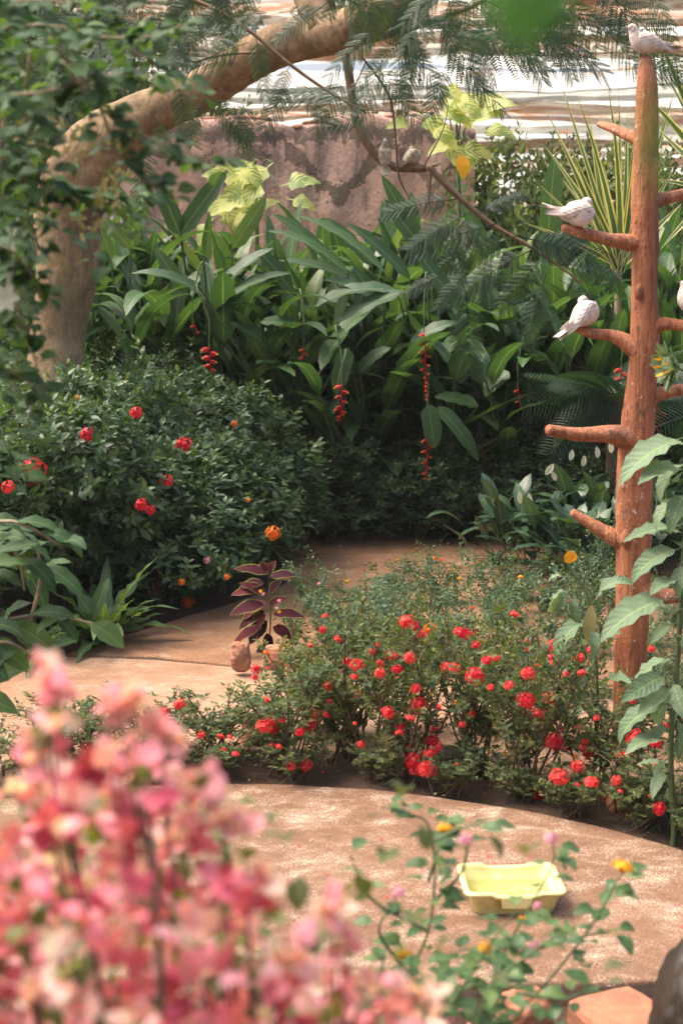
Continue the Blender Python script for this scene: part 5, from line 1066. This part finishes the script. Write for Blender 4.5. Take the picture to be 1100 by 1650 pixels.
sf = stalkplant('sunflower', 'tall green sunflower seen from behind with broad grey-green leaves at the right edge', 'sunflower', [(1085, 1330), (1080, 1200), (1092, 1050), (1100, 900), (1112, 760), (1118, 660), (1108, 605), (1085, 590)], 5.6, .014,
 [((1118, 700), (992, 742), 1.0), ((1110, 760), (1040, 745), 1), ((1115, 740), (1050, 775), 1), ((1100, 845), (1005, 862), 1.1), ((1110, 880), (1020, 905), 1.05), ((1095, 960), (980, 990), 1.1), ((1100, 820), (1060, 800), .9), ((1090, 1050), (1010, 1095), 1.1), ((1085, 1080), (1000, 1125), 1), ((1090, 1110), (1040, 1170), 1), ((1085, 1130), (985, 1163), 1), ((1080, 1190), (1005, 1190), .9), ((1075, 1230), (1010, 1225), .8), ((1090, 1020), (1130, 1060), 1), ((1085, 1150), (1110, 1200), 1), ((1075, 1260), (1075, 1300), .8), ((1090, 980), (1150, 990), 1), ((1100, 780), (1170, 800), 1), ((1082, 1090), (1095, 1150), 1.0), ((1080, 1215), (1040, 1265), .9), ((1100, 800), (1035, 835), .8), ((1112, 720), (1060, 705), .8), ((1105, 860), (1060, 850), .9), ((1095, 930), (1040, 950), .9), ((1092, 1000), (1035, 1035), .9), ((1088, 1060), (1045, 1075), .8), ((1086, 1100), (1020, 1150), .9), ((1080, 1160), (1030, 1205), .8), ((1075, 1240), (1035, 1285), .7), ((1110, 790), (1075, 830), .9), ((1095, 1120), (1075, 1180), .9), ((1100, 900), (1085, 960), .9), ((1090, 1180), (1095, 1240), .8)], 'sunflower_leaf', sfL)
hd = MB(); hc = P(1078, 590, 5.55); ax = nrm(np.array([-.9, -.25, -.12])); e1 = nrm(np.cross(ax, [0, 0, 1])); e2 = np.cross(ax, e1); bl = leaf(.065, .02, 5, 'lance', .2, -.5)
b = ball((0, 0, 0), (.045, .045, .028), 14, 8); Mx = np.stack([e1, e2, ax], 1); hd.add((b[0]@Mx.T+hc, b[1], b[2]))
for i in range(70):
    a = i*2.4; r = .02+.026*math.sqrt((i % 24)/24); o_ = e1*math.cos(a)+e2*math.sin(a); d = o_*rng.uniform(.3, .9)+ax*rng.uniform(.2, 1.1); hd.scatter(bl, basis(d[None], -ax+o_*.3, rng.uniform(.7, 1.15)), (hc+o_*r-ax*.012*(1-i/70))[None], np.array([rng.random()]))
hd.build('flower_head', MT['sunflower_leaf'], sf, world=True)
yp = MB(); 
for i in range(7):
    a = i*.9; o_ = e1*math.cos(a)+e2*math.sin(a); yp.scatter(leaf(.04, .012, 3, 'lance', .1, .2), basis((o_*.5+ax)[None], o_, 1), (hc+o_*.03+ax*.015)[None], np.array([rng.random()]))
yp.build('petals', MT['amber_petal'], sf, world=True)
ws = stalkplant('sunflower', 'withered sunflower with drooping leaves and a yellow head in front of the lantanas', 'sunflower', [(955, 1250), (962, 1150), (958, 1050), (945, 960), (920, 920), (912, 905)], 6.35, .010,
 [((915, 930), (885, 925), 1.0), ((918, 935), (895, 980), 1.2), ((925, 945), (925, 1000), 1.2), ((930, 950), (870, 960), .8), ((950, 980), (985, 925), 1), ((955, 1000), (900, 1015), 1), ((960, 1060), (930, 1100), 1.2), ((958, 1045), (990, 1010), 1), ((958, 1080), (905, 1065), .9), ((960, 1120), (990, 1075), 1.1), ((958, 1140), (915, 1140), .8), ((950, 1000), (965, 1060), .8)], 'sunflower_leaf', [leaf(.2, .065, 10, 'ovate', .45, d, .07, .5) for d in (1.2, 1.8, 2.4)], .8)
m2, a, _ = bigleaf((952, 975), (945, 1035), 6.3, .06, F_, droop=.4, prof='lance'); m2.build('dry_leaf', MT['dry_leaf'], ws, world=True)
hd = MB(); hc = P(912, 903, 6.25)
for i in range(16):
    a = i*.39; o_ = np.array([math.cos(a), -.3, math.sin(a)]); hd.scatter(leaf(.045, .014, 3, 'lance', .3, .5), basis((o_*.35+np.array([.6, -.3, .7]))[None], [0, -1, .3], 1), (hc+o_*.01)[None], np.array([rng.random()]))
hd.build('flower_head', MT['amber_petal'], ws, world=True)

# grassy tufts by the pole foot
gl = [leaf(.3, .008, 6, 'blade', .3, d) for d in (.5, 1.0, 1.6)]
for (px, py), lab in (((1035, 1300), 'thin grass tuft right of the perch pole foot'), ((960, 1268), 'thin grass tuft left of the perch pole foot'), ((1085, 1325), 'thin grass tuft at the foot of the green sunflower')):
    rosette(*G(px, py)[:2], lab, 46, .9, 'lantana_leaf', gl, 'grass_tuft', 'grass tuft')

# ------------------------------------------------------------------ near lantana by the tray
nl = [leaf(.052, .03, 6, 'ovate', .25, d, .008, .15) for d in (.4, .8, 1.2)]
DN = 2.95
t = thing('near_lantana', 'out of focus lantana with orange and pink heads in front of the yellow tray', 'lantana', (.42, 2.85, -.1)); st, mb = MB(), MB()
branches = [[(640, 1760), (650, 1600), (690, 1500), (700, 1400), (690, 1330), (660, 1312), (612, 1300)], [(690, 1420), (712, 1345)], [(700, 1450), (740, 1410), (752, 1370), (748, 1352)], [(740, 1760), (830, 1640), (900, 1560), (960, 1480), (990, 1425), (1003, 1405)], [(760, 1720), (800, 1560), (860, 1450), (890, 1390), (890, 1360)], [(680, 1700), (740, 1600), (790, 1520), (830, 1470)], [(650, 1560), (610, 1500), (640, 1450)], [(830, 1600), (900, 1610), (965, 1590)], [(660, 1650), (610, 1600), (620, 1540)], [(640, 1720), (560, 1650), (550, 1600)], [(720, 1700), (700, 1610), (730, 1540), (775, 1525)], [(760, 1680), (790, 1590), (850, 1540), (905, 1500)], [(690, 1360), (740, 1335), (775, 1330)], [(860, 1530), (930, 1510), (985, 1500)], [(690, 1500), (600, 1450), (565, 1380)], [(620, 1730), (660, 1640), (700, 1590)], [(700, 1760), (640, 1660), (590, 1640)]]
for bi, br in enumerate(branches):
    D = DN+rng.uniform(-.25, .25); pts = [P(*p, D) for p in br]; 
    if br[0][1] > 1690: pts = [np.array([.42+rng.uniform(-.06, .06), 2.85, -.1])]+[pts[0]+[0, 0, -.12]]+pts
    q = catmull(pts, 6); st.add(tube(pts, np.linspace(.0045, .0018, len(pts)), 6, 5, cap=False))
    vis = [p for p in q if p[2] > .45]; step = max(1, len(vis)//7)
    for k, p in enumerate(vis[::2]):
        for s in (0, 1):
            if rng.random() < .25: continue
            a = rng.uniform(0, 6.28); d = np.array([math.cos(a), math.sin(a)*.8, rng.uniform(-.1, .5)]); mb.scatter(nl[rng.integers(3)], basis(d[None], [0, -.3, 1], rng.uniform(.6, 1.15), .2), (p+d*.012)[None], np.array([rng.random()]))
for i in range(150):   # denser lower part
    p = P(rng.uniform(600, 830), rng.uniform(1530, 1800), DN+rng.uniform(-.2, .2)); a = rng.uniform(0, 6.28); d = np.array([math.cos(a), math.sin(a), rng.uniform(-.2, .6)]); mb.scatter(nl[rng.integers(3)], basis(d[None], [0, -.3, 1], rng.uniform(.7, 1.2), .2), p[None], np.array([rng.random()]))
for i in range(110):
    p = np.array([.3, 2.85, .0])+np.array([rng.normal(0, .16), rng.normal(0, .12), rng.uniform(.1, .85)]); a = rng.uniform(0, 6.28); d = np.array([math.cos(a), math.sin(a), .2]); mb.scatter(nl[rng.integers(3)], basis(d[None], [0, -.3, 1], rng.uniform(.7, 1.2), .2), p[None], np.array([rng.random()]))
mb.build('foliage', MT['near_lantana_leaf'], t, world=True); st.build('stems', MT['stem_green'], t, world=True)
for px, py, m_, s_ in ((716, 1337, 'amber_petal', .62), (750, 1353, 'rose_petal', .6), (1002, 1400, 'amber_petal', .85), (642, 1440, 'rose_petal', .62), (782, 1527, 'amber_petal', .55), (648, 1540, 'amber_petal', .65), (652, 1585, 'amber_petal', .95), (735, 1638, 'rose_petal', .75), (887, 1352, 'rose_petal', .55), (860, 1523, 'rose_petal', .4), (840, 1483, 'amber_petal', .4), (660, 1645, 'amber_petal', .6), (865, 1460, 'rose_petal', .4)):
    cluster_obj(0, m_, t, P(px, py, DN-.05), s_, (R(25), 0, rng.uniform(0, 6)))

# ------------------------------------------------------------------ near foliage on the left: vine, shrub branch, coarse-leaved shoot
vl = [leaf(.05, .04, 5, 'ovate', .2, d, .012) for d in (.4, .9)]
t = thing('leafy_vine', 'out of focus round-leaved vine trailing down the left edge', 'vine', (-1.05, 3.3, -.1)); mb, st, fl = MB(), MB(), MB()
vines = [[(-60, 60), (60, 40), (170, 62), (260, 110), (330, 160)], [(-60, 150), (60, 150), (180, 120), (290, 130)], [(-50, 260), (60, 180), (200, 110)], [(80, 60), (150, 150), (200, 260), (280, 320), (350, 420)][:4], [(100, 100), (180, 190), (260, 230), (360, 265)], [(-40, 330), (40, 330), (110, 300), (180, 330), (230, 380)], [(-50, 420), (10, 400), (50, 440), (70, 480)], [(0, 200), (40, 280), (20, 400), (30, 520), (20, 650)], [(-30, 480), (30, 520), (60, 600), (40, 700)], [(40, 340), (60, 400), (30, 480), (50, 540)], [(-50, 20), (60, 0), (180, 20), (240, 60)], [(10, 250), (70, 300), (150, 320), (240, 310)], [(-40, 560), (20, 600), (80, 640)], [(50, 80), (40, 180), (70, 260), (60, 340)], [(150, 60), (230, 60), (300, 40)]]
for br in vines:
    D = 3.3+rng.uniform(-.35, .5); pts = [P(*p, D+.05*k) for k, p in enumerate(br)]; st.add(tube(pts, np.linspace(.0042, .0016, len(pts)), 6, 5)); q = catmull(pts, 9)
    for p in q:
        for s in range(2):
            a = rng.uniform(0, 6.28); d = np.array([math.cos(a), math.sin(a)*.8, rng.uniform(-.5, .4)]); mb.scatter(vl[rng.integers(2)], basis(d[None], [0, -.45, 1], rng.uniform(.55, 1.15), .25), (p+d*.01)[None], np.array([rng.random()]))
for i in range(380):
    px = -70+abs(rng.normal(0, 90)); py = rng.uniform(-60, 780); D = rng.uniform(3.2, 4.2)
    if px > 35 and py > 330: continue
    a = rng.uniform(0, 6.28); d = np.array([math.cos(a), math.sin(a)*.8, rng.uniform(-.5, .4)]); mb.scatter(vl[rng.integers(2)], basis(d[None], [0, -.45, 1], rng.uniform(.7, 1.4), .25), P(px, py, D)[None], np.array([rng.random()]))
for k in range(7): st.add(tube([np.array([-1.05+rng.uniform(-.1, .1), 3.3, -.1]), P(-90+rng.uniform(-20, 20), 900, 3.5), P(-70+rng.uniform(-30, 60), 500, 3.5), P(rng.uniform(-60, 20), 150, 3.6)], [.012, .01, .008, .005], 6, 6))
for i in range(60):
    a = rng.uniform(0, 6.28); d = np.array([math.cos(a), math.sin(a)*.8, rng.uniform(-.5, .4)]); mb.scatter(vl[rng.integers(2)], basis(d[None], [0, -.45, 1], rng.uniform(.6, 1.2), .25), P(rng.uniform(-20, 230)*rng.uniform(.5, 1), rng.uniform(120, 430), rng.uniform(3.2, 4.2))[None], np.array([rng.random()]))
tw = leaf(.05, .012, 4, 'lance', .2, .4)
for px, py in [(100, 240), (170, 235), (120, 215), (75, 215), (180, 300), (150, 225), (60, 200), (190, 305), (150, 370), (110, 220), (90, 420), (105, 250), (170, 330), (140, 240)]:
    for k in range(9): fl.scatter(tw, basis(nrm(rng.normal(0, 1, 3)+[0, -.4, .4])[None], [0, -1, .3], rng.uniform(.4, .9)), (P(px+rng.uniform(-22, 22), py+rng.uniform(-22, 22), 3.5))[None], np.array([rng.random()]))
mb.build('foliage', MT['vine_leaf'], t, world=True); st.build('stems', MT['stem_tan'], t, world=True); fl.build('dry_blossom', MT['dry_leaf'], t, world=True)
m2 = MB()
for k in range(6): a = k*1.05; m2.scatter(leaf(.035, .022, 4, 'ovate', .2, .5), basis(np.array([[math.cos(a), -.4, math.sin(a)]]), [0, -1, .2], 1.), P(10, 480, 3.2)[None], np.array([rng.random()]))
m2.add(tube([P(12, 470, 3.2), P(20, 420, 3.25), P(30, 350, 3.3)], [.006, .005, .004], 6, 4)); m2.build('white_blossom', MT['white_petal'], t, world=True)

cl_ = [leaf(.17, .06, 8, 'lance', .25, d, .02, .2) for d in (.4, .9, 1.4)]
t = thing('broad_leaved_shoot', 'out of focus shoot with long blue-green leaves at the lower left edge', 'plant', (-1.35, 4.9, -.05)); mb, st = MB(), MB()
for br in [[(-60, 1010), (0, 1000), (80, 990), (150, 1005)], [(50, 1000), (65, 940), (62, 880)], [(-60, 900), (0, 870), (30, 900), (40, 950)], [(-40, 1050), (10, 1035), (60, 1060)],  [(-60, 860), (20, 840), (100, 880)]]:
    pts = [P(*p, 5.0) for p in br]; st.add(tube(pts, np.linspace(.009, .004, len(pts)), 7, 5)); q = catmull(pts, 4)
    for p in q[::2]:
        for s in range(1):
            a = rng.uniform(-.6, 3.7); d = np.array([math.cos(a), -.3+rng.normal(0, .3), math.sin(a)*.6]); mb.scatter(cl_[rng.integers(3)], basis(d[None], [0, -.5, 1], rng.uniform(.7, 1.15)), p[None], np.array([rng.random()]))
for k in range(26):
    p = P(rng.uniform(-60, 90), rng.uniform(835, 930), rng.uniform(4.9, 5.6)); a = rng.uniform(0, 6.28); d = np.array([math.cos(a), -.3, math.sin(a)*.5]); mb.scatter(cl_[rng.integers(3)], basis(d[None], [0, -.5, 1], rng.uniform(.7, 1.2)), p[None], np.array([rng.random()]))
for k in range(4): st.add(tube([(-1.35+rng.uniform(-.1, .1), 4.95, -.05), P(-90, 1150, 5.0), P(-60+k*10, 1000-k*60, 5.0)], [.014, .012, .008], 7, 5))
for b, tt in (((10, 1000), (100, 1060)), ((150, 1005), (200, 1045)), ((-20, 1030), (50, 1085)), ((-30, 1100), (40, 1080)), ((-40, 1120), (30, 1150)), ((-30, 1090), (25, 1040))):
    m2, a, _ = bigleaf(b, tt, 5.0, .09, [.2, -.7, .8], droop=.6, prof='ovate', rnd=.9); mb.V += [v for v in m2.V]; mb.F += [f+mb.n for f in m2.F]; mb.U += m2.U; mb.Rn += m2.Rn; mb.M += m2.M; mb.n += m2.n
mb.build('foliage', MT['vine_leaf'], t, world=True); st.build('stems', MT['stem_tan'], t, world=True)

# ------------------------------------------------------------------ foreground pink-bracted shrub
def edge_y(px):   # top outline of the blossom mass
    return float(np.interp(px, [-200, -20, 30, 80, 130, 190, 240, 300, 350, 420, 470, 530, 600, 700, 760], [1200, 1180, 1190, 1100, 1215, 1150, 1215, 1300, 1310, 1410, 1490, 1495, 1560, 1620, 1700]))
brL = [leaf(.030, .023, 4, 'ovate', .35, d, .003, .15) for d in (.3, .7, 1.1)]; t = thing('pink_bract_shrub', 'blurred shrub massed with pink and cream bracts in the lower left foreground', 'shrub', (-.25, 1.75, -.1)); mb, gb, st = MB(), MB(), MB()
nt_ = 0; 
while nt_ < 680:
    px = rng.uniform(-180, 730); py = rng.uniform(1080, 2100); ey = edge_y(px)
    if py < ey+25: continue
    if rng.random() > .25+(py-ey)/170: continue
    D = rng.uniform(1.25, 1.9) if py > ey+90 else rng.uniform(1.3, 1.7)
    if px > 480 and rng.random() < .35: continue
    c = P(px, py, D); nt_ += 1; base = rng.random(); nb = rng.integers(4, 8)
    for k in range(nb):
        d = nrm(rng.normal(0, 1, 3)+[0, -.15, .8]); (mb if rng.random() < .93 else gb).scatter(brL[rng.integers(3)], basis(d[None], rng.normal(size=3), rng.uniform(.75, 1.25)), (c+rng.normal(0, .004, 3))[None], np.array([np.clip(base*.85+rng.normal(0, .15), 0, 1)]))
    if rng.random() < .3:
        d = nrm(rng.normal(0, 1, 3)+[0, -.2, .2]); gb.scatter(brL[rng.integers(3)], basis(d[None], [0, 0, 1], rng.uniform(.8, 1.4)), (c-[0, 0, .02])[None], np.array([rng.random()]))
    if rng.random() < .10: m_ = np.array([c[0]*.8-.02, c[1]*.95+.05, c[2]-.3]); st.add(tube([(-.25+rng.normal(0, .05), 1.75+rng.normal(0, .05), -.1), m_, c], [.006, .004, .0018], 5, 4, cap=False))
for px, py in ((82, 1085), (75, 1110), (88, 1130), (100, 1150), (200, 1135), (185, 1150), (215, 1150), (330, 1262), (345, 1275), (300, 1275), (268, 1190), (262, 1200), (395, 1345), (360, 1320), (400, 1440), (530, 1480), (425, 1420), (540, 1460), (240, 1180), (560, 1535), (690, 1610), (640, 1605), (610, 1590)):
    c = P(px, py, 1.42)
    for k in range(6): d = nrm(rng.normal(0, 1, 3)+[0, -.1, 1]); (gb if px in (100, 345) and k < 2 else mb).scatter(brL[rng.integers(3)], basis(d[None], rng.normal(size=3), rng.uniform(.8, 1.1)), c[None], np.array([rng.uniform(.4, .9)]))
    st.add(tube([c, c-[0.0, 0, .09], c-[-.02, -.05, .3]], [.0012, .0015, .002], 5, 3, cap=False))
for i in range(700):   # green and brown leaves lower in the shrub
    p = np.array([-.3, 1.85, 0])+np.array([rng.normal(0, .22), rng.normal(0, .15), rng.uniform(.5, 1.5)]); d = nrm(rng.normal(0, 1, 3)+[0, 0, .3]); gb.scatter(brL[rng.integers(3)], basis(d[None], [0, 0, 1], rng.uniform(.9, 1.5)), p[None], np.array([rng.random()*.5]))
mb.build('bracts', MT['pink_bract'], t, world=True); gb.build('foliage', MT['bract_leaf'], t, world=True); st.build('stems', MT['stem_brown'], t, world=True)

# ------------------------------------------------------------------ very near blurred sprig at the top
t = thing('overhanging_sprig', 'very blurred bright green leaf hanging into the top edge', 'sprig', P(870, -220, .62))
for b, tt, w, D in (((940, -90), (790, 55), .024, .60), ((900, -60), (760, 10), .014, .60), ((930, -70), (830, 85), .018, .60), ((1052, 130), (1038, 320), .0045, .5)):
    m2, a, _ = bigleaf(b, tt, D, w, [0, -1, .4], droop=.3, prof='ovate', rnd=.6); m2.build('leaf', MT['near_leaf'], t, world=True)
for pts_, rd in (([P(1000, -260, .62), P(960, -160, .61), P(925, -70, .60)], [.0015, .0012, .0008]), ([P(1000, -260, .62), P(1050, -100, .55), P(1053, 30, .51), P(1052, 135, .5)], [.0009, .0007, .0005, .0004])):
    st = MB(); st.add(tube(pts_, rd, 6, 4)); st.build('stem', MT['stem_green'], t, world=True)
# ------------------------------------------------------------------ thin haze volume round the whole scene, added to lift the dark shadows
hm_ = bpy.data.materials.new('haze'); hm_.use_nodes = True; hn = hm_.node_tree; hn.nodes.clear()
ho = hn.nodes.new('ShaderNodeOutputMaterial'); hv = hn.nodes.new('ShaderNodeVolumePrincipled'); hv.inputs['Color'].default_value = (.95, .96, .93, 1); hv.inputs['Density'].default_value = .0006; hv.inputs['Anisotropy'].default_value = .2
hn.links.new(hv.outputs[0], ho.inputs['Volume'])
me = bpy.data.meshes.new('haze'); X, Y0, Y1, Z0, Z1 = 410, -410, 810, -1.2, 9.2
me.from_pydata([(x, y, z) for x in (-X, X) for y in (Y0, Y1) for z in (Z0, Z1)], [], [(0, 1, 3, 2), (4, 6, 7, 5), (0, 4, 5, 1), (2, 3, 7, 6), (0, 2, 6, 4), (1, 5, 7, 3)]); me.materials.append(hm_)
hz_ = bpy.data.objects.new('haze', me); C.objects.link(hz_); hz_['kind'] = 'stuff'
print('done', len(bpy.data.objects), sum(len(m.polygons) for m in bpy.data.meshes))
